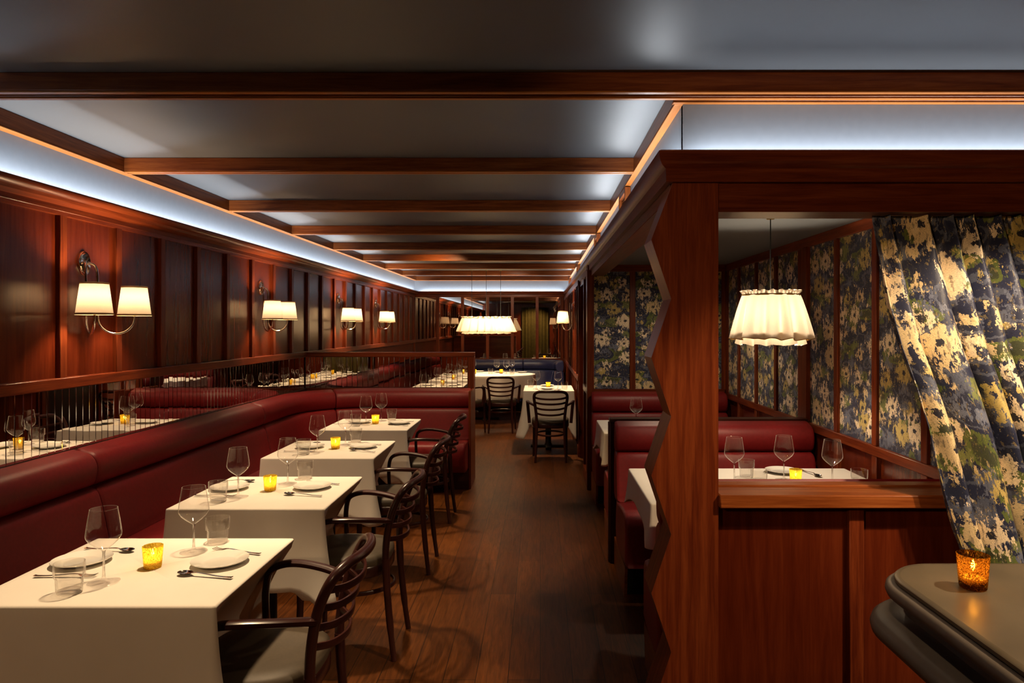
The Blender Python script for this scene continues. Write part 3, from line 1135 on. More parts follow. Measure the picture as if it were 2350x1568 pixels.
# ---- divider between the booths
dv = thing('booth_divider', 'low mahogany divider with moulded cap between the two booths', 'divider', (1.1, 4.52, 0))
mb = MB()
box(mb, .47, XS, 4.49, 4.555, 0, .90, .002, long=0)
mb.build('core_panel', M['panel'], dv)
mb = MB()
box(mb, .447, XS - .03, 4.472, 4.572, .905, .93, .005)
box(mb, .455, XS - .03, 4.480, 4.564, .878, .906, .003)
mb.build('cap_rail', M['deep'], dv)
mb = MB()
box(mb, .447, .490, 4.478, 4.566, 0, .906, .005)
box(mb, .440, .460, 4.50, 4.544, 0, .906, .004)
mb.build('end_post', M['deep'], dv)


def booth_bench(y_wall, sgn, label, deep=1.0):
    """a bench with its back at y_wall, facing sgn"""
    x0, x1 = .468, XS - .042
    t = thing('booth_bench', label, 'bench', ((x0 + x1) / 2, y_wall + sgn * .3, 0), 'red booth benches')

    def pf(l):
        return ((x0 + l, y_wall), (0, sgn)) if sgn < 0 else ((x1 - l, y_wall), (0, sgn))
    seat = [(s if s < .3 else s + .0, z if z > .2 else .17) for s, z in SEAT]
    for nm, pr in (('head_roll', ROLL), ('backrest', BACK), ('seat', [(s, z) for s, z in SEAT if not (.45 < s < .6 and z < .25)] )):
        if nm == 'seat':
            pr = [(.12, .44), (.22, .446), (.40, .468), (.54, .474), (.60, .462), (.626, .43), (.630, .36), (.628, .22), (.60, .18), (.12, .175)]
        upholster(nm, M['leather'], t, pf, 0, x1 - x0, [(s * deep, z) for s, z in pr])
    mb = MB()
    sweep(mb, [pf(.004), pf(x1 - x0 - .004)], [(.03, 0), (.56 * deep, 0), (.60 * deep, .18), (.03, .18)])
    mb.build('plinth', M['trim'], t)
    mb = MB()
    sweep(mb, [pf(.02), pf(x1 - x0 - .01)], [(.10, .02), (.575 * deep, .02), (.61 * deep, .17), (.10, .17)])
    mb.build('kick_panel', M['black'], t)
    return t


booth_bench(4.488, -1, 'oxblood red booth bench whose back is against the divider, facing the camera')
booth_bench(4.556, 1, 'oxblood red booth bench behind the divider, its back to the camera')
booth_bench(6.49, -1, 'oxblood red booth bench under the tall floral panels of the second booth')
booth_bench(2.72, 1, 'oxblood red booth bench directly behind the zigzag post', .76)

# ---- zigzag post
zz = []
zs = [0.0] + [1.838 - .2135 * k for k in range(8, -1, -1)] + [2.05]
for z in zs:
    if z == 0.0:
        zz.append((.43, 0))
        continue
    k = round((1.838 - z) / .2135)
    zz.append(((.402 if k % 2 == 0 else .474) if z < 2.0 else .482, z))
mb = MB()
yf, yb = 2.525, 2.70
for y, fl in ((yf, False), (yb, True)):
    for a, b in zip(zz[:-1], zz[1:]):
        pts = [(a[0], y, a[1]), (.645, y, a[1]), (.645, y, b[1]), (b[0], y, b[1])]
        uv = [(p[2], p[0]) for p in pts]
        f = [0, 1, 2, 3]
        if fl:
            f, uv = f[::-1], uv[::-1]
        mb.add(pts, [f], [uv])
for a, b in zip(zz[:-1], zz[1:]):
    mb.add([(a[0], yb, a[1]), (a[0], yf, a[1]), (b[0], yf, b[1]), (b[0], yb, b[1])], [(0, 1, 2, 3)],
           [[(a[1], yb), (a[1], yf), (b[1], yf), (b[1], yb)]])
mb.add([(.645, yf, 0), (.645, yb, 0), (.645, yb, 2.05), (.645, yf, 2.05)], [(0, 1, 2, 3)], [[(0, yf), (0, yb), (2, yb), (2, yf)]])
bmz = mb.build('zigzag_post', M['wood'], angle=10)
tag(bmz, 'broad mahogany post with a zigzag-cut edge facing the aisle', 'post')

# ---- half wall with sill in front of the first booth
fs = thing('half_wall', 'mahogany half wall with a wide sill below the curtained opening', 'partition', (1.2, 2.6, 0))
x0, x1 = .645, XS + .1
mb = MB()
box(mb, x0, 3.1, 2.575, 2.70, 0, .88, 0, long=2)
mb.build('panel', M['panel'], fs)
mb = MB()
box(mb, x0, 3.1, 2.500, 2.585, .870, .918, .004)
box(mb, x0, 3.1, 2.58, 2.655, .875, .914, .003)
box(mb, x0, 3.1, 2.65, 2.715, .875, .921, .003)
mb.build('sill', M['trim'], fs)
for x in (1.156, 1.70):
    mb = MB()
    box(mb, x - .027, x + .027, 2.545, 2.58, .12, .872, .003)
    mb.build('stile', M['wood'], fs)
mb = MB()
box(mb, x0, 3.1, 2.55, 2.58, 0, .12, .003)
mb.build('baseboard', M['wood'], fs)
mb = MB()
box(mb, 1.95, 3.1, 2.56, 2.68, .918, 1.945, .002, long=2)
mb.build('upper_panel', M['panel'], fs)

# ---- floral curtain drawn aside
NU, NV = 320, 96
PL = [0.0]


def curtain(u, v):
    """u 0..1 across from the free edge, v 0 (heading) .. 1 (low)"""
    zt, zb = 1.938, .30
    z = zt + (zb - zt) * v
    tab = ((1.94, 0), (1.76, -.010), (1.60, -.008), (1.448, .015), (1.296, .062), (1.144, .103), (1.007, .140), (.87, .172), (.75, .208), (.30, .30))
    sh = tab[-1][1]
    for (za, sa), (zb2, sb) in zip(tab[:-1], tab[1:]):
        if za >= z >= zb2:
            q = (za - z) / (za - zb2)
            sh = sa + (sb - sa) * q
            break
    ease = min(1.0, max(0.0, (1.6 - z) / 1.1))
    x = 1.243 + u * .78 + sh * (1 - .45 * u)
    nf = 9.3
    ph = (u + .035 * math.sin(7.1 * u + 1.3) + .02 * math.sin(17 * u)) * nf * 2 * PI - .8
    head = max(0.0, 1 - (zt - z) / .085)
    deep = min(1.0, (zt - z) / .30)
    fl = math.cos(ph)
    ex = 4.5 + (.85 - 4.5) * min(1.0, deep * 1.6)
    shape = 2 * ((1 + fl) / 2) ** ex - 1 + (.35 if ex > 1.5 else 0) * (ex - .85) / 3.65
    amp = (.026 + .018 * deep) * (1 - .25 * ease)
    if u < .09:
        amp *= .25 + .75 * (u / .09) ** 1.5
    y0 = 2.60 - .195 * min(1.0, max(0.0, (zt - z - .02) / .75)) ** .8
    y = y0 - amp * shape * (1 - head * .35)
    # pinched heading: three narrow gathers on every pleat
    y -= head * .012 * math.cos(3 * ph) * max(0.0, fl)
    # the stitched pinch under the heading draws each pleat together
    lo = (ph + PI) % (2 * PI) - PI
    pk = .75 * math.exp(-((z - 1.862) / .022) ** 2) + (.35 if z > 1.862 else 0) * min(1.0, (z - 1.862) / .02 if z > 1.862 else 0)
    if u > .05:
        x -= pk * lo / (2 * PI * nf) * .78 * max(0.0, 1 - (abs(lo) / PI) ** 2)
    x += .010 * math.sin(ph + .6) * deep + .004 * math.sin(z * 9 + ph)
    if u < .1:
        k = 1 - u / .1
        z -= .0
        x += k * .01 * math.sin(z * 5)
    return (x, y, z)


rows = [[curtain(j / NU, (i / NV) ** 1.35) for j in range(NU + 1)] for i in range(NV + 1)]
mb = MB()
grid(mb, rows, uvf=lambda i, j: (j / NU * 1.75, -(i / NV) ** 1.35 * 1.64), flip=True)
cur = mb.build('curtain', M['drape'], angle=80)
tag(cur, 'heavy floral pinch-pleat curtain in navy, gold and green drawn aside over the sill', 'curtain')
md = cur.modifiers.new('thickness', 'SOLIDIFY')
md.thickness = .003


# ================================================================== TABLES AND LINEN
def rounded_rect(x0, x1, y0, y1, r, n_side=16, n_c=6):
    """perimeter samples: (x, y, nx, ny, cornerness)"""
    out = []
    cs = [(x1 - r, y0 + r, -PI / 2), (x1 - r, y1 - r, 0), (x0 + r, y1 - r, PI / 2), (x0 + r, y0 + r, PI)]
    for k, (cx, cy, a0) in enumerate(cs):
        for i in range(n_c + 1):
            a = a0 + PI / 2 * i / n_c
            out.append((cx + r * math.cos(a), cy + r * math.sin(a), math.cos(a), math.sin(a), 1.0))
        nx, ny, na = cs[(k + 1) % 4]
        a = a0 + PI / 2
        p = Vector((cx + r * math.cos(a), cy + r * math.sin(a)))
        q = Vector((nx + r * math.cos(na), ny + r * math.sin(na)))
        ln = (q - p).length
        for i in range(1, n_side):
            t = i / n_side
            w_ = p.lerp(q, t)
            d = min(t, 1 - t) * ln
            out.append((w_.x, w_.y, math.cos(a), math.sin(a), max(0.0, 1 - d / .13) ** 1.6))
    return out


def tablecloth(rim, zt, drop, label, group, seed, corner=.38, flare=.05, push=None, waves=.012, rise=0.0):
    rnd = random.Random(seed)
    k1, k2, p1, p2 = rnd.uniform(9, 13), rnd.uniform(17, 23), rnd.uniform(0, 6), rnd.uniform(0, 6)
    cx = sum(p[0] for p in rim) / len(rim)
    cy = sum(p[1] for p in rim) / len(rim)
    n = len(rim)
    ln = [0.0]
    for i in range(n):
        a, b = rim[i], rim[(i + 1) % n]
        ln.append(ln[-1] + math.hypot(a[0] - b[0], a[1] - b[1]))
    rows = []
    for f in (.02, .35, .7, .93):
        rows.append([(cx + (x - cx) * f, cy + (y - cy) * f, zt) for x, y, a, b, c in rim])
    rows.append([(x - a * .008, y - b * .008, zt) for x, y, a, b, c in rim])
    rows.append([(x - a * .002, y - b * .002, zt - .002) for x, y, a, b, c in rim])
    rows.append([(x, y, zt - .007) for x, y, a, b, c in rim])
    T = 14
    for i in range(1, T + 1):
        t = i / T
        row = []
        for j, (x, y, a, b, c) in enumerate(rim):
            s = ln[j]
            w_ = (math.sin(k1 * s + p1) + .6 * math.sin(k2 * s + p2)) * waves * t ** 1.2 * (1 - .6 * c)
            o = flare * (.25 * t + c * (1.1 * t - .25 * math.sin(PI * t))) + w_
            d = drop * (1 + corner * c) * t
            z = zt - .007 - d + rise * t * (math.sin(k1 * s * .8 + p2)) * .5
            q = [x + a * o, y + b * o, z]
            if push:
                q = push(q, t)
            row.append(tuple(q))
        rows.append(row)
    mb = MB()
    grid(mb, rows, close_u=True, uvf=lambda i, j: (rows[i][j % n][0], rows[i][j % n][1] - rows[i][j % n][2] * .9))
    cap(mb, rows[0])
    o = mb.build('tablecloth', M['linen'], angle=75)
    tag(o, label, 'tablecloth', group)
    md = o.modifiers.new('thickness', 'SOLIDIFY')
    md.thickness = .002
    md.offset = 1
    return o


def table(x, y, hx, hy, label, group, rnd=False):
    t = thing('dining_table', label, 'table', (x, y, 0), group)
    mb = MB()
    if rnd:
        pts = [(x + hx * math.cos(2 * PI * i / 48), y + hy * math.sin(2 * PI * i / 48)) for i in range(48)]
        grid(mb, [[(a, b, .715) for a, b in pts], [(a, b, .741) for a, b in pts]], close_u=True)
        cap(mb, [(a, b, .741) for a, b in pts])
        cap(mb, [(a, b, .715) for a, b in pts], flip=True)
    else:
        box(mb, x - hx, x + hx, y - hy, y + hy, .715, .741, .003)
    mb.build('tabletop', M['deep'], t)
    mb = MB()
    lathe(mb, [(.05, .03), (.036, .06), (.034, .66), (.06, .70), (.12, .714)], 20, (x, y, 0))
    mb.build('pedestal', M['cord'], t)
    mb = MB()
    box(mb, x - .22, x + .22, y - .035, y + .035, 0, .03, .006)
    box(mb, x - .035, x + .035, y - .22, y + .22, 0, .03, .006)
    mb.build('foot', M['cord'], t)
    return t


T = [(-1.632, -.905, 1.940, 2.570), (-1.602, -.922, 2.972, 3.622), (-1.655, -.985, 4.112, 4.752), (-1.665, -1.002, 5.230, 5.872)]
CH = [(-.902, 2.27), (-.912, 3.35), (-.93, 4.45), (-.945, 5.56)]
WHERE = ['first banquette table from the camera', 'second banquette table from the camera', 'third banquette table from the camera', 'banquette table beside the mirrored screen']
for k, (x0, x1, y0, y1) in enumerate(T):
    cyy = CH[k][1]

    def push(q, t, x0=x0, x1=x1, cyy=cyy, y0=y0, y1=y1):
        # the chair seat tucks the linen in on its side
        if q[0] > x1 - .29 and y0 + .01 < q[1] < y1 + .2:
            g = math.exp(-((q[1] - cyy) / .37) ** 4)
            k_ = min(1.0, max(0.0, (.738 - q[2]) / .28)) ** .9
            lim = x1 - .290 * k_ * g
            q[0] = min(q[0], lim + .02 * (1 - g) + .004)
        q[0] = max(q[0], x0 - .03)       # the bench side hangs straight
        return q
    tablecloth(rounded_rect(x0, x1, y0, y1, .012), .745, .335, f'white linen cloth draped over the {WHERE[k]}', 'white cloths on the banquette tables', 10 + k,
               push=push, corner=.16, flare=.045, waves=.009, rise=.02)
    table((x0 + x1) / 2 - .02, (y0 + y1) / 2, (x1 - x0) / 2 - .03, (y1 - y0) / 2 - .012, f'pedestal dining table under the cloth of the {WHERE[k]}', 'banquette tables')


# ================================================================== CHAIRS
def make_chair(label, group):
    t = thing('armchair', label, 'chair', (0, 0, 0), group)
    w_ = dict(world=False)
    for s in (-1, 1):
        mb = MB()
        tube(mb, catmull([(.245, .172 * s, 0), (.226, .164 * s, .15), (.210, .158 * s, .32), (.203, .156 * s, .46)], 4), [.0135] * 4 + [.0165] * 5 + [.018] * 4)
        mb.build('leg', M['chair'], t, **w_)
        mb = MB()
        tube(mb, catmull([(-.185, .195 * s, 0), (-.178, .190 * s, .2), (-.172, .187 * s, .41)], 4), [.013] * 3 + [.0155] * 3 + [.0175] * 3)
        mb.build('leg', M['chair'], t, **w_)
        mb = MB()
        tube(mb, catmull([(.228, .180 * s, .640), (.14, .228 * s, .655), (.04, .258 * s, .664), (-.03, .264 * s, .660), (-.078, .262 * s, .635),
                          (-.092, .257 * s, .575), (-.090, .250 * s, .50), (-.080, .240 * s, .40)], 5), .0115, .0185, n=12, up=(0, 0, 1) if False else None, square=True)
        mb.build('arm', M['chair'], t, **w_)
    mb = MB()
    half = [(.203, .156, .42), (.204, .158, .50), (.214, .166, .58), (.232, .177, .66), (.257, .185, .725), (.284, .176, .772), (.312, .135, .797), (.334, .07, .802)]
    pts = half + [(.342, 0, .803)] + [(x, -y, z) for x, y, z in reversed(half)]
    cp = catmull(pts, 5)
    tube(mb, cp, .0165, n=12)
    mb.build('back_frame', M['chair'], t, **w_)
    for z, xe, hw in ((.722, .255, .176), (.664, .232, .168), (.602, .217, .160), (.540, .207, .153)):
        mb = MB()
        tube(mb, catmull([(xe, hw, z + .008), (xe + .048, hw * .62, z - .002), (xe + .070, 0, z - .006), (xe + .048, -hw * .62, z - .002), (xe, -hw, z + .008)], 6),
             .0115, .0055, n=10, up=(0, 0, 1), square=True)
        mb.build('slat', M['chair'], t, **w_)

    def outline(k, n=44):
        p = []
        for i in range(n):
            a = 2 * PI * i / n
            cx, sx = math.cos(a), math.sin(a)
            q = (abs(cx) ** 2.9 + abs(sx) ** 2.9) ** (-1 / 2.9)
            x = .205 * q * cx * k - .005
            y = (.212 - .075 * x) * q * sx * k
            p.append((x, y))
        return p
    mb = MB()
    rows = [[(x, y, z) for x, y in outline(k)] for k, z in ((.985, .425), (1.0, .434), (1.0, .448), (.985, .460), (.93, .470), (.75, .477), (.45, .481), (.05, .482))]
    grid(mb, rows, close_u=True)
    cap(mb, rows[-1])
    mb.build('seat', M['pad'], t, **w_)
    mb = MB()
    rows = [[(x, y, z) for x, y in outline(k)] for k, z in ((.9, .376), (.985, .376), (1.005, .382), (1.005, .42), (.985, .427), (.5, .427))]
    grid(mb, rows, close_u=True)
    mb.build('seat_frame', M['chair'], t, **w_)
    mb = MB()
    tube(mb, [(.015 + .195 * math.cos(2 * PI * i / 40), .160 * math.sin(2 * PI * i / 40), .295) for i in range(40)], .011, .008, closed=True, up=(0, 0, 1))
    mb.build('stretcher', M['chair'], t, **w_)
    return t


CW = ['drawn up to the first banquette table from the camera', 'drawn up to the second banquette table from the camera', 'drawn up to the third banquette table from the camera',
      'at the banquette table beside the mirrored screen']
for k, (x, y) in enumerate(CH):
    place('chair', make_chair, (x, y, 0), 0, f'dark bentwood armchair with ladder back {CW[k]}', 'bentwood armchairs')
place('chair', make_chair, (.115, 8.02, 0), R(-90), 'dark bentwood armchair with its back to the camera at the small square table', 'bentwood armchairs')
place('chair', make_chair, (-.565, 10.15, 0), R(-90), 'dark bentwood armchair with its back to the camera at the oval table', 'bentwood armchairs')
place('chair', make_chair, (-1.06, 9.98, 0), R(-128), 'dark bentwood armchair half hidden by the mirrored screen at the oval table', 'bentwood armchairs')


# ================================================================== TABLEWARE
def make_wine(label, group):
    t = thing('wine_glass', label, 'wine glass', (0, 0, 0), group)
    mb = MB()
    lathe(mb, [(.0005, .0005), (.043, .0005), (.0445, .0018), (.043, .003), (.02, .0055), (.008, .009), (.0052, .015)], 36)
    mb.build('foot', M['glass'], t, world=False)
    mb = MB()
    lathe(mb, [(.0052, .015), (.0038, .03), (.0034, .06), (.0038, .088), (.0055, .097)], 14)
    mb.build('stem', M['stem'], t, world=False)
    mb = MB()
    lathe(mb, [(.0055, .097), (.012, .102), (.026, .1125), (.040, .126), (.0478, .139), (.0487, .147), (.0470, .163), (.0435, .188), (.0395, .212), (.0374, .2245)], 40)
    tube(mb, [(.0373 * math.cos(2 * PI * i / 40), .0373 * math.sin(2 * PI * i / 40), .2247) for i in range(40)], .0006, closed=True, n=5)
    mb.build('bowl', M['glass'], t, world=False)
    return t


def tumbler_mb(h, flutes=True):
    mb = MB()

    def wob(a, z, r):
        return (.0013 * math.cos(12 * a) if .008 < z < h * .97 and flutes else 0)
    s = h / .09
    lathe(mb, [(.0005, .0006), (.0300, .0006), (.0318, .003), (.0315, .0085), (.0005, .0088)], 40, mi=1)
    out = [(.0005, 0), (.031, 0), (.0334, .003), (.0340, .03 * s), (.0342, .0455 * s), (.0352, .0475 * s), (.0388, .0490 * s), (.0393, .055 * s), (.0398, .07 * s), (.0405, .0885 * s), (.0402, .09 * s), (.0388, .09 * s),
           (.0380, .07 * s), (.0370, .054 * s), (.0322, .046 * s), (.0318, .02), (.030, .010), (.0005, .009)]
    lathe(mb, out, 48, wob=wob)
    return mb


def make_tumbler(label, group):
    t = tumbler_mb(.09).build('water_tumbler', [M['tumbler'], M['tumbler']], angle=60)
    return tag(t, label, 'tumbler', group)


def make_short(label, group):
    mb = MB()
    lathe(mb, [(.0005, 0), (.033, 0), (.0365, .003), (.0395, .02), (.041, .0565), (.0395, .057), (.0375, .02), (.034, .009), (.0005, .008)], 48,
          wob=lambda a, z, r: .0009 * math.cos(14 * a) if .006 < z < .05 else 0)
    return tag(mb.build('ribbed_tumbler', M['tumbler'], angle=60), label, 'tumbler', group)


def make_plate(label, group):
    t = thing('side_plate', label, 'plate', (0, 0, 0), group)
    mb = MB()
    lathe(mb, [(.0005, .0045), (.048, .0045), (.056, .006), (.062, .0095), (.086, .0150), (.0885, .0162), (.0890, .0150), (.0875, .0132), (.062, .0062), (.053, .0035), (.052, .0005), (.049, .0005), (.047, .003), (.0005, .003)], 48)
    mb.build('dish', M['china'], t, world=False)
    return t


def make_spoon(label, group):
    mb = MB()
    # lies along x, bowl at +x
    rows = []
    for i in range(7):
        q = i / 6
        rows.append([(.067 + .027 * q * math.cos(2 * PI * j / 20), (.0165 + .002 * math.cos(2 * PI * j / 20)) * q * math.sin(2 * PI * j / 20), .0022 + .0066 * q ** 2.2) for j in range(20)])
    for i in range(6, -1, -1):
        q = i / 6
        rows.append([(.067 + .0262 * q * math.cos(2 * PI * j / 20), (.0158 + .002 * math.cos(2 * PI * j / 20)) * q * math.sin(2 * PI * j / 20), .0032 + .0066 * q ** 2.2) for j in range(20)])
    grid(mb, rows, close_u=True, flip=True)
    pts = catmull([(.042, 0, .0082), (.026, 0, .0105), (.0, 0, .0088), (-.05, 0, .0045), (-.085, 0, .0042), (-.096, 0, .0055)], 4)
    n = len(pts)
    wd = [.0035 + .0045 * (i / (n - 1)) ** 2 for i in range(n)]
    tube(mb, pts, .0014, wd, n=10, up=(0, 0, 1))
    return tag(mb.build('spoon', M['steel'], angle=60), label, 'spoon', group)


def make_fork(label, group):
    mb = MB()
    pts = catmull([(.044, 0, .0085), (.028, 0, .0095), (.0, 0, .0080), (-.05, 0, .0042), (-.085, 0, .0042), (-.096, 0, .0055)], 4)
    n = len(pts)
    tube(mb, pts, .0014, [.0032 + .0045 * (i / (n - 1)) ** 2 for i in range(n)], n=10, up=(0, 0, 1))
    tube(mb, [(.040, 0, .0085), (.048, 0, .0065), (.056, 0, .0050)], .0012, [.003, .0095, .0110], n=10, up=(0, 0, 1))
    for k in range(4):
        y = (k - 1.5) * .0064
        tube(mb, catmull([(.054, y, .0052), (.070, y, .0034), (.084, y, .0042), (.094, y, .0075)], 3), .0011, [.0018] * 5 + [.0015] * 4 + [.001], n=6, up=(0, 0, 1))
    return tag(mb.build('fork', M['steel'], angle=60), label, 'fork', group)


def votive_thing(label, group, mat, name='votive_candle'):
    t = thing(name, label, 'candle', (0, 0, 0), group)
    mb = MB()
    lathe(mb, [(.0005, 0), (.0235, 0), (.0255, .002), (.0262, .006), (.0310, .0695), (.0300, .0702), (.0290, .0695), (.0248, .012), (.0005, .009)], 36)
    mb.build('holder', mat, t, world=False, angle=60)
    mb = MB()
    lathe(mb, [(.0005, .010), (.0222, .0105), (.0228, .022), (.018, .0225), (.0005, .021)], 24)
    lathe(mb, [(.0011, .021), (.0010, .035), (.0003, .036)], 8)
    mb.build('wax', M['wax'], t, world=False)
    mb = MB()
    lathe(mb, [(.0003, .036), (.0035, .0395), (.0045, .0445), (.0028, .052), (.0003, .060)], 12)
    mb.build('flame', M['flame'], t, world=False)
    return t


def make_votive(label, group):
    return votive_thing(label, group, M['votive'])


def candle_light(p, e=.40):
    light('POINT', 'candle_glow', (p[0], p[1], p[2] + .050), e, (1.0, .66, .28), shadow_soft_size=.006)


def lay(kind, maker, a, b, z, label, group):
    """cutlery from its handle end a to its tip b, both on the cloth"""
    d = Vector((b[0] - a[0], b[1] - a[1]))
    c = Vector(a[:2]) + d.normalized() * .096
    place(kind, maker, (c.x, c.y, z), math.atan2(d.y, d.x), label, group)


SET = [
    dict(wl=(238, 1338), wr=(444.6, 1268), tl=(159, 1362), tr=(499.5, 1246), v=(350.6, 1303), pl=(188.5, 1293), pr=(505, 1294),
         s1=((532, 1330), (401, 1319)), f1=((596.5, 1275), (476, 1261)), s0=((196, 1262), (298, 1268)), f0=((78.7, 1326), (211, 1325))),
    dict(wl=(546.5, 1142), wr=(660.5, 1111.7), tl=(500.7, 1152), tr=(700, 1099), v=(620, 1126.5), pl=(527, 1123), pr=(717, 1121),
         s1=((738, 1141), (650, 1136)), f1=((777.5, 1114), (700, 1106)), s0=((500, 1106), (572, 1107)), f0=((447, 1140), (528, 1141))),
    dict(wl=(728.3, 1038), wr=(793, 1022), tl=(697.5, 1043), tr=(816.7, 1014.7), v=(770, 1030), pl=(712, 1028), pr=(833.6, 1028),
         s1=((860, 1039.6), (798, 1034)), f1=((874, 1022.7), (817, 1017)), s0=((676, 1017), (728, 1019)), f0=((652, 1038), (708, 1038))),
    dict(wl=(840, 975.6), wr=(875, 966.6), tl=(816.7, 978), tr=(899, 964.5), v=(861.6, 972.8), pl=(826, 971), pr=(916.3, 973),
         s1=((936, 979), (888, 975)), f1=((948.6, 969), (902, 966)), s0=((793, 965), (834, 966)), f0=((766, 974.5), (812, 975))),
]
for k, d in enumerate(SET):
    w_ = WHERE[k]
    z = .7465
    place('wine', make_wine, (*on(*d['wl'])[:2], z), 0, f'empty wine glass on the bench side of the {w_}', 'wine glasses on the banquette tables')
    place('wine', make_wine, (*on(*d['wr'])[:2], z), 0, f'empty wine glass on the chair side of the {w_}', 'wine glasses on the banquette tables')
    place('tumbler', make_tumbler, (*on(*d['tl'])[:2], z), 0, f'stepped water tumbler on the bench side of the {w_}', 'water tumblers on the banquette tables')
    place('tumbler', make_tumbler, (*on(*d['tr'])[:2], z), 0, f'stepped water tumbler on the chair side of the {w_}', 'water tumblers on the banquette tables')
    place('plate', make_plate, (*on(*d['pl'])[:2], z), 0, f'white side plate on the bench side of the {w_}', 'side plates on the banquette tables')
    place('plate', make_plate, (*on(*d['pr'])[:2], z), 0, f'white side plate on the chair side of the {w_}', 'side plates on the banquette tables')
    p = on(*d['v'])
    place('votive', make_votive, (p[0], p[1], z), k * 1.3, f'lit gold votive candle in the middle of the {w_}', 'votive candles on the banquette tables')
    candle_light((p[0], p[1], z))
    lay('spoon', make_spoon, on(*d['s1'][0]), on(*d['s1'][1]), z, f'steel spoon before the plate, chair side of the {w_}', 'spoons on the banquette tables')
    lay('fork', make_fork, on(*d['f1'][0]), on(*d['f1'][1]), z, f'steel fork beyond the plate, chair side of the {w_}', 'forks on the banquette tables')
    lay('spoon', make_spoon, on(*d['s0'][0]), on(*d['s0'][1]), z, f'steel spoon beyond the plate, bench side of the {w_}', 'spoons on the banquette tables')
    lay('fork', make_fork, on(*d['f0'][0]), on(*d['f0'][1]), z, f'steel fork before the plate, bench side of the {w_}', 'forks on the banquette tables')

# ---- first booth
tablecloth(rounded_rect(.482, 1.672, 3.06, 3.83, .012), .745, .135, 'white linen cloth on the booth table behind the half wall', 'white cloths on the booth tables', 31, corner=.28, flare=.014, waves=.006, rise=.03)
table(1.077, 3.445, .565, .365, 'pedestal dining table in the booth behind the half wall', 'booth tables')
z = .7465
for px, py, lab in ((1685, 1108, 'beside the stepped tumbler near the zigzag post'), (1799, 1103, 'behind the candle'), (1910, 1116, 'standing alone near the papered wall')):
    p = on(px, py)
    place('wine', make_wine, (p[0], p[1], z), 0, f'empty wine glass on the booth table, {lab}', 'wine glasses in the booth')
p = on(1717, 1099)
place('tumbler', make_tumbler, (p[0], p[1] + .03, z), 0, 'tall stepped water tumbler on the booth table above the sill', 'water tumbler in the booth')
for px, py, lab in ((1742, 1104.5, 'in front of the tall tumbler'), (1972, 1104, 'at the table corner by the papered wall')):
    p = on(px, py)
    place('short', make_short, (p[0], p[1], z), 0, f'low ribbed glass on the booth table, {lab}', 'low ribbed glasses in the booth')
p = on(1795, 1085)
place('plate', make_plate, (p[0], p[1], z), 0, 'white side plate on the booth table above the sill', 'side plate in the booth')
p = on(1826, 1110)
place('votive', make_votive, (p[0], p[1], z), 2.2, 'lit gold speckled votive candle on the booth table above the sill', 'votive candle in the booth')
candle_light((p[0], p[1], z))
lay('spoon', make_spoon, on(1838, 1080), on(1872, 1093), z, 'polished steel spoon on the booth table above the sill', 'spoon in the booth')
lay('fork', make_fork, on(1772, 1073.5), on(1749, 1093), z, 'steel fork with its tines past the plate on the booth table', 'fork in the booth')

# ---- second booth
tablecloth(rounded_rect(.466, 1.672, 5.08, 5.80, .012), .745, .19, 'white linen cloth on the table of the second booth, under the floral panels', 'white cloths on the booth tables', 33, corner=.25, flare=.018, waves=.008, rise=.03)
table(1.07, 5.44, .56, .34, 'pedestal dining table in the second booth, under the floral panels', 'booth tables')
p = P(1460, 975, 5.42)
place('wine', make_wine, (p.x, 5.42, z), 0, 'empty wine glass in the second booth, seen above the divider', 'wine glass in the second booth')

# ---- small square table by the aisle wall
tablecloth(rounded_rect(-.205, .412, 8.42, 9.2, .012), .745, .36, 'white linen cloth with long hanging corners on the small table by the aisle wall', 'white cloths at the far end', 41, corner=.55, flare=.075, waves=.012,
           push=lambda q, t: [min(q[0], .432), q[1], q[2]])
table(.10, 8.81, .27, .36, 'pedestal dining table under the small table cloth by the aisle wall', 'far tables')
sm = 'on the small square table by the aisle wall'
for px, py, lab in ((1231, 893, 'nearer the aisle'), (1280.5, 894, 'nearer the panelled wall')):
    p = on(px, py)
    place('wine', make_wine, (p[0], p[1], z), 0, f'empty wine glass {sm}, {lab}', 'wine glasses at the small table')
for px, py, lab in ((1218, 889, 'nearer the aisle'), (1295.5, 893.5, 'nearer the panelled wall')):
    p = on(px, py)
    place('tumbler', make_tumbler, (p[0], p[1], z), 0, f'water tumbler {sm}, {lab}', 'water tumblers at the small table')
for px, py, lab in ((1256, 886.5, 'behind the candle'), (1256, 893.5, 'before the candle')):
    p = on(px, py)
    place('plate', make_plate, (p[0], p[1], z), 0, f'white side plate {sm}, {lab}', 'side plates at the small table')
p = on(1258, 890)
place('votive', make_votive, (p[0], p[1], z), .5, f'lit gold votive candle {sm}', 'votive candle at the small table')
candle_light((p[0], p[1], z))
lay('spoon', make_spoon, on(1268, 898), on(1285, 895), z, f'steel spoon {sm}', 'spoon at the small table')
lay('fork', make_fork, on(1240, 898), on(1228, 894), z, f'steel fork {sm}', 'fork at the small table')

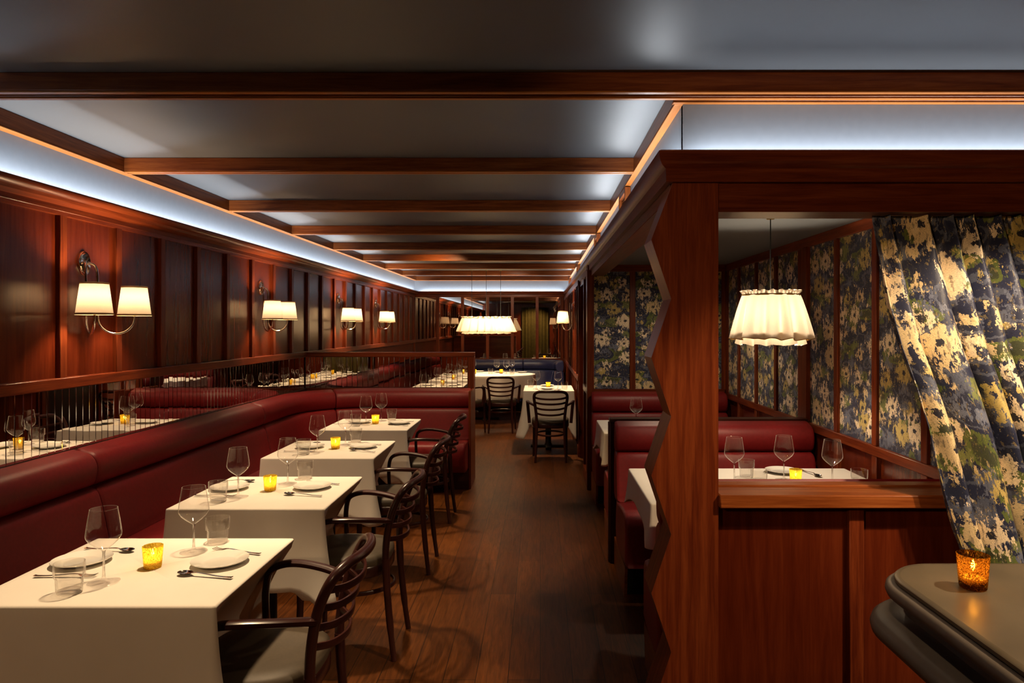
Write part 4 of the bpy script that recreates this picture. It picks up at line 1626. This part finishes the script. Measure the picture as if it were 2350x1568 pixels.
# ---- oval table at the far end
OX, OY, OA, OB = -.90, 11.42, .82, .56
rim = []
for i in range(120):
    a = 2 * PI * i / 120
    x, y = OX + OA * math.cos(a), OY + OB * math.sin(a)
    nx, ny = math.cos(a) / OA, math.sin(a) / OB
    l = math.hypot(nx, ny)
    rim.append((x, y, nx / l, ny / l, 0.0))
tablecloth(rim, .745, .36, 'white linen cloth on the large oval table before the navy bench', 'white cloths at the far end', 43, corner=0, flare=.07, waves=.03)
table(OX, OY, OA - .02, OB - .02, 'large oval dining table before the navy bench', 'far tables', True)
ov = 'on the oval table'
for px, py, lab in ((1140, 858, 'behind the second tumbler'), (1162, 859, 'directly behind the armchair back'), (1174.5, 856, 'beside the third tumbler'), (1086, 857, 'half hidden by the mirrored screen')):
    p = on(px, py)
    place('wine', make_wine, (p[0], p[1], z), 0, f'empty wine glass {ov}, {lab}', 'wine glasses at the oval table')
for px, py, lab in ((1125.5, 858.5, 'between the two candles'), (1175, 860, 'with a wine glass behind it')):
    p = on(px, py)
    place('tumbler', make_tumbler, (p[0], p[1], z), 0, f'water tumbler {ov}, {lab}', 'water tumblers at the oval table')
for px, py, lab in ((1099, 853.5, 'beside the first candle'), (1146, 854.5, 'behind the second candle'), (1198, 855.5, 'at its rounded end')):
    p = on(px, py)
    place('plate', make_plate, (p[0], p[1], z), 0, f'white side plate {ov}, {lab}', 'side plates at the oval table')
for px, py, lab in ((1089, 858, 'next to the mirrored screen'), (1150, 857.5, 'above the armchair back')):
    p = on(px, py)
    place('votive', make_votive, (p[0], p[1], z), 0, f'lit gold votive candle {ov}, {lab}', 'votive candles at the oval table')
    candle_light((p[0], p[1], z))


# ================================================================== WALL SCONCES
def make_sconce(label, group):
    """on a wall facing +x, plate centre at the origin"""
    t = thing('wall_sconce', label, 'wall lamp', (0, 0, 0), group)
    k = dict(world=False)
    mb = MB()
    rows = []
    for r, x in ((1.0, 0), (1.0, .008), (.94, .013), (.85, .0125), (.80, .016), (.4, .019), (.02, .020)):
        rows.append([(x, .046 * r * math.cos(2 * PI * j / 36), .063 * r * math.sin(2 * PI * j / 36)) for j in range(36)])
    grid(mb, rows, close_u=True)
    cap(mb, rows[-1])
    for s in (-1, 1):
        lathe(mb, [(.004, .0), (.004, .004), (.001, .006)], 8, (.018, 0, s * .034))
    mb.build('backplate', M['nickel'], t, **k)
    c = math.sqrt(.5)
    for s in (-1, 1):
        pts = [(.012, 0), (.030, .003), (.048, -.004), (.060, -.020), (.064, -.045), (.065, -.10), (.065, -.20), (.065, -.275)]
        path = [(p[0], p[1]) for p in [(v.x, v.y) for v in catmull([(a, b, 0) for a, b in pts], 4)]]
        for i in range(1, 17):
            a = PI * i / 16
            path.append((.150 - .085 * math.cos(a), -.275 - .085 * math.sin(a)))
        path += [(.235, -.262), (.235, -.245)]
        mb = MB()
        tube(mb, [(tt * c, s * tt * c, zz_) for tt, zz_ in path], .0062, n=10)
        lathe(mb, [(.0062, -.262), (.013, -.258), (.013, -.250), (.009, -.246)], 16, (.235 * c, s * .235 * c, 0))
        lathe(mb, [(.009, -.25), (.009, -.205), (.007, -.20)], 14, (.235 * c, s * .235 * c, 0))
        mb.build('arm', M['nickel'], t, **k)
        mb = MB()
        lathe(mb, [(.0805, -.262), (.0800, -.262), (.0605, -.108)], 40, (.235 * c, s * .235 * c, 0))
        sh = mb.build('lampshade', M['shade'], t, **k)
        mb = MB()
        for r0, r1, z0, z1 in ((.0815, .0800, -.265, -.255), (.0622, .0615, -.116, -.107)):
            lathe(mb, [(r0, z0), (r0 + .001, (z0 + z1) / 2), (r1, z1)], 40, (.235 * c, s * .235 * c, 0))
        mb.build('binding', M['shade_trim'], sh, **k)
        mb = MB()
        lathe(mb, [(.006, -.20), (.012, -.188), (.014, -.175), (.010, -.155), (.002, -.14)], 14, (.235 * c, s * .235 * c, 0))
        mb.build('bulb', M['bulb'], t, **k)
    return t


SC_E = 19.0
for k, y in enumerate((3.55, 5.80, 8.02, 9.85)):
    lab = ['first', 'second', 'third', 'fourth'][k]
    place('sconce', make_sconce, (XL, y, 1.845), 0, f'{lab} nickel wall sconce with two cream shades along the panelled wall from the camera', 'nickel wall sconces')
    for s in (-1, 1):
        light('POINT', 'sconce_lamp', (XL + .166, y + s * .166, 1.845 - .172), SC_E * (1.0 if k < 2 else 1.35), LAMP, shadow_soft_size=.026)
place('sconce', make_sconce, (XW, 9.22, 1.83), PI, 'nickel wall sconce with two cream shades on the wall beyond the booths', 'nickel wall sconces')
for s in (-1, 1):
    light('POINT', 'sconce_lamp', (XW - .166, 9.22 + s * .166, 1.83 - .172), SC_E, LAMP, shadow_soft_size=.026)

# gold mosaic panel on the wall beyond the booths
mb = MB()
rnd = random.Random(3)
for i in range(22):
    for j in range(2):
        y0_, z0_ = 10.372 + j * .188, 1.02 + i * .038 + j * .03
        box(mb, XW - .012 - rnd.uniform(0, .003), XW + .002, y0_, y0_ + .184, z0_, z0_ + .035, .001)
tag(mb.build('mosaic_panel', M['gold']), 'narrow gold mosaic panel with slanted ends on the wall beyond the booths', 'wall panel')


# ================================================================== PENDANT LAMPS
def skirt(mb, rx, ry, z0, z1, r0, r1, folds, amp, seed, power=2.0, n=200, lower=0.0):
    rnd = random.Random(seed)
    ph = [rnd.uniform(0, 6.28) for _ in range(4)]
    rows = []
    V = 14
    for i in range(V + 1):
        t = i / V
        rr = r0 + (r1 - r0) * (t ** .8)
        row = []
        for j in range(n):
            a = 2 * PI * j / n
            f = math.sin(folds * a + ph[0] + .9 * math.sin(3 * a + ph[1])) + .5 * math.sin((folds + 5) * a + ph[2]) + .28 * math.sin((2 * folds + 3) * a + ph[3])
            ca, sa = math.cos(a), math.sin(a)
            q = (abs(ca) ** power + abs(sa) ** power) ** (-1 / power)
            m = rr + amp * (.25 + .75 * t) * f
            z = z1 + (z0 - z1) * t + lower * t * math.sin(2 * a + ph[3]) + .004 * t * f
            row.append((rx * m * q * ca, ry * m * q * sa, z))
        rows.append(row)
    grid(mb, rows, close_u=True)


def ruffle(mb, rx, ry, z, r, power, n=260, folds=40):
    rows = []
    for i in range(5):
        t = i / 4
        row = []
        for j in range(n):
            a = 2 * PI * j / n
            ca, sa = math.cos(a), math.sin(a)
            q = (abs(ca) ** power + abs(sa) ** power) ** (-1 / power)
            m = r + (.02 + .05 * t) * math.sin(folds * a + 1.5 * math.sin(5 * a)) * t
            row.append((rx * m * q * ca, ry * m * q * sa, z + .022 * t + .004 * t * math.sin(folds * .5 * a)))
        rows.append(row)
    grid(mb, rows, close_u=True)


def hemline(mb, rows_src, r):
    tube(mb, rows_src, r, closed=True, n=6)


def pendant(loc, top_z, label, rx, ry, power, cords, zb, zt, folds, rt=.68):
    t = thing('pendant_lamp', label, 'pendant lamp', loc, 'skirted linen pendant lamps')
    k = dict(world=False)
    for cx in cords:
        mb = MB()
        tube(mb, [(cx, 0, zt + .0), (cx, 0, top_z)], .0032, n=8)
        mb.build('cord', M['cord'], t, **k)
        mb = MB()
        lathe(mb, [(.0005, top_z - .012), (.02, top_z - .012), (.022, top_z - .002), (.022, top_z)], 20, (cx, 0, 0))
        mb.build('ceiling_rose', M['brass'], t, **k)
        mb = MB()
        lathe(mb, [(.012, zt - .01), (.014, zt - .06), (.020, zt - .085), (.024, zt - .12), (.016, zt - .15), (.002, zt - .16)], 16, (cx, 0, 0))
        mb.build('bulb', M['bulb'], t, **k)
    mb = MB()
    skirt(mb, rx, ry, zb + .03, zt, rt, .95, folds, .075, 5, power, lower=.004)
    sk = mb.build('linen_skirt', M['skirt'], t, angle=80, **k)
    last = mb.v[-200:]
    mb = MB()
    tube(mb, last, .0022, closed=True, n=5)
    mb.build('stitched_hem', M['hem'], sk, **k)
    mb = MB()
    skirt(mb, rx * .93, ry * .93, zb, zb + .07, .80, .86, folds, .06, 8, power)
    mb.build('under_skirt', M['skirt'], t, angle=80, **k)
    mb = MB()
    ruffle(mb, rx, ry, zt - .004, rt + .005, power)
    rf = mb.build('ruffle', M['skirt'], t, angle=80, **k)
    mb = MB()
    n = 80
    pts = []
    for j in range(n):
        a = 2 * PI * j / n
        ca, sa = math.cos(a), math.sin(a)
        q = (abs(ca) ** power + abs(sa) ** power) ** (-1 / power)
        pts.append((rx * (rt + .01) * q * ca, ry * (rt + .01) * q * sa, zt - .004))
    tube(mb, pts, .004, closed=True, n=6)
    mb.build('gathering_band', M['hem'], rf, **k)
    mb = MB()
    for cx in cords:
        for a in range(3):
            b = 2 * PI * a / 3 + .4
            e = Vector((math.cos(b) * rx * rt, math.sin(b) * ry * rt, zt - .006))
            if len(cords) > 1:
                e = Vector((cx, (-1 if a % 2 else 1) * ry * rt, zt - .006))
            tube(mb, [(cx, 0, zt - .006), e], .002, n=6)
    mb.build('wire_frame', M['brass'], t, **k)
    return t


PX, PY = 1.205, 3.65
pendant((PX, PY, 0), 2.097, 'small gathered linen pendant lamp with ruffled top hanging over the booth table', .208, .208, 2.0, (0,), 1.430, 1.692, 11)
light('POINT', 'pendant_bulb', (PX, PY, 1.56), 30, SOFT, shadow_soft_size=.03)
pendant((-.885, 11.4, 0), ZC - .002, 'long gathered linen pendant lamp on three cords hanging over the oval table', .47, .20, 3.6, (-.235, 0, .235), 1.405, 1.665, 22, .81)
for dx in (-.235, 0, .235):
    light('POINT', 'pendant_bulb', (-.885 + dx, 11.4, 1.55), 24, WARM, shadow_soft_size=.03)

# ================================================================== BAR COUNTER
bc = thing('bar_counter', 'rounded zinc-topped bar counter with moulded grey edge', 'counter', (1.5, 1.0, 0))
BX, BY, BR = .765, 1.606, .13
plan = [((BX, -.6), (-1, 0)), ((BX, .1), (-1, 0)), ((BX, .8), (-1, 0)), ((BX, 1.2), (-1, 0))]
for i in range(15):
    a = PI - PI / 2 * i / 14
    plan.append(((BX + BR + BR * math.cos(a), BY - BR + BR * math.sin(a)), (math.cos(a), math.sin(a))))
plan += [((1.4, BY), (0, 1)), ((2.6, BY), (0, 1))]


def ring_sweep(prof, nm, mat):
    mb = MB()
    rows = [[(p[0] + n[0] * s, p[1] + n[1] * s, z) for p, n in plan] for s, z in prof]
    grid(mb, rows, flip=True)
    return mb, rows


mb, rows = ring_sweep([(-.012, .9805), (-.003, .9795), (0, .977), (.0, .970), (-.004, .967)], '', None)
top = [rows[0][0]] + rows[0][1:] + [(2.6, -.6, .9805)]
cap(mb, top)
mb.build('zinc_top', M['zinc'], bc)
mb, rows = ring_sweep([(-.004, .968), (.010, .966), (.017, .960), (.019, .951), (.015, .941), (.003, .934), (-.012, .931), (-.018, .926), (-.018, .905),
                       (-.010, .900), (.010, .899), (.018, .897), (.034, .893), (.045, .884), (.049, .872), (.046, .860), (.034, .849), (.015, .842), (-.010, .834), (-.035, .818), (-.055, .795), (-.065, .765)], '', None)
mb.build('edge_moulding', M['pewter'], bc, angle=50)
mb, rows = ring_sweep([(-.065, .768), (-.075, .75), (-.085, .70), (-.085, 0)], '', None)
box(mb, BX + .07, 2.6, -.62, -.58, 0, .96, .003)
mb.build('front_panel', M['deep'], bc)
t = votive_thing('lit amber speckled votive candle on the bar counter', 'votive candle on the bar', M['votive_bar'])
p = on(2233, 1349, .981)
t.location = (p[0], p[1], .981)
candle_light((p[0], p[1], .981), .6)
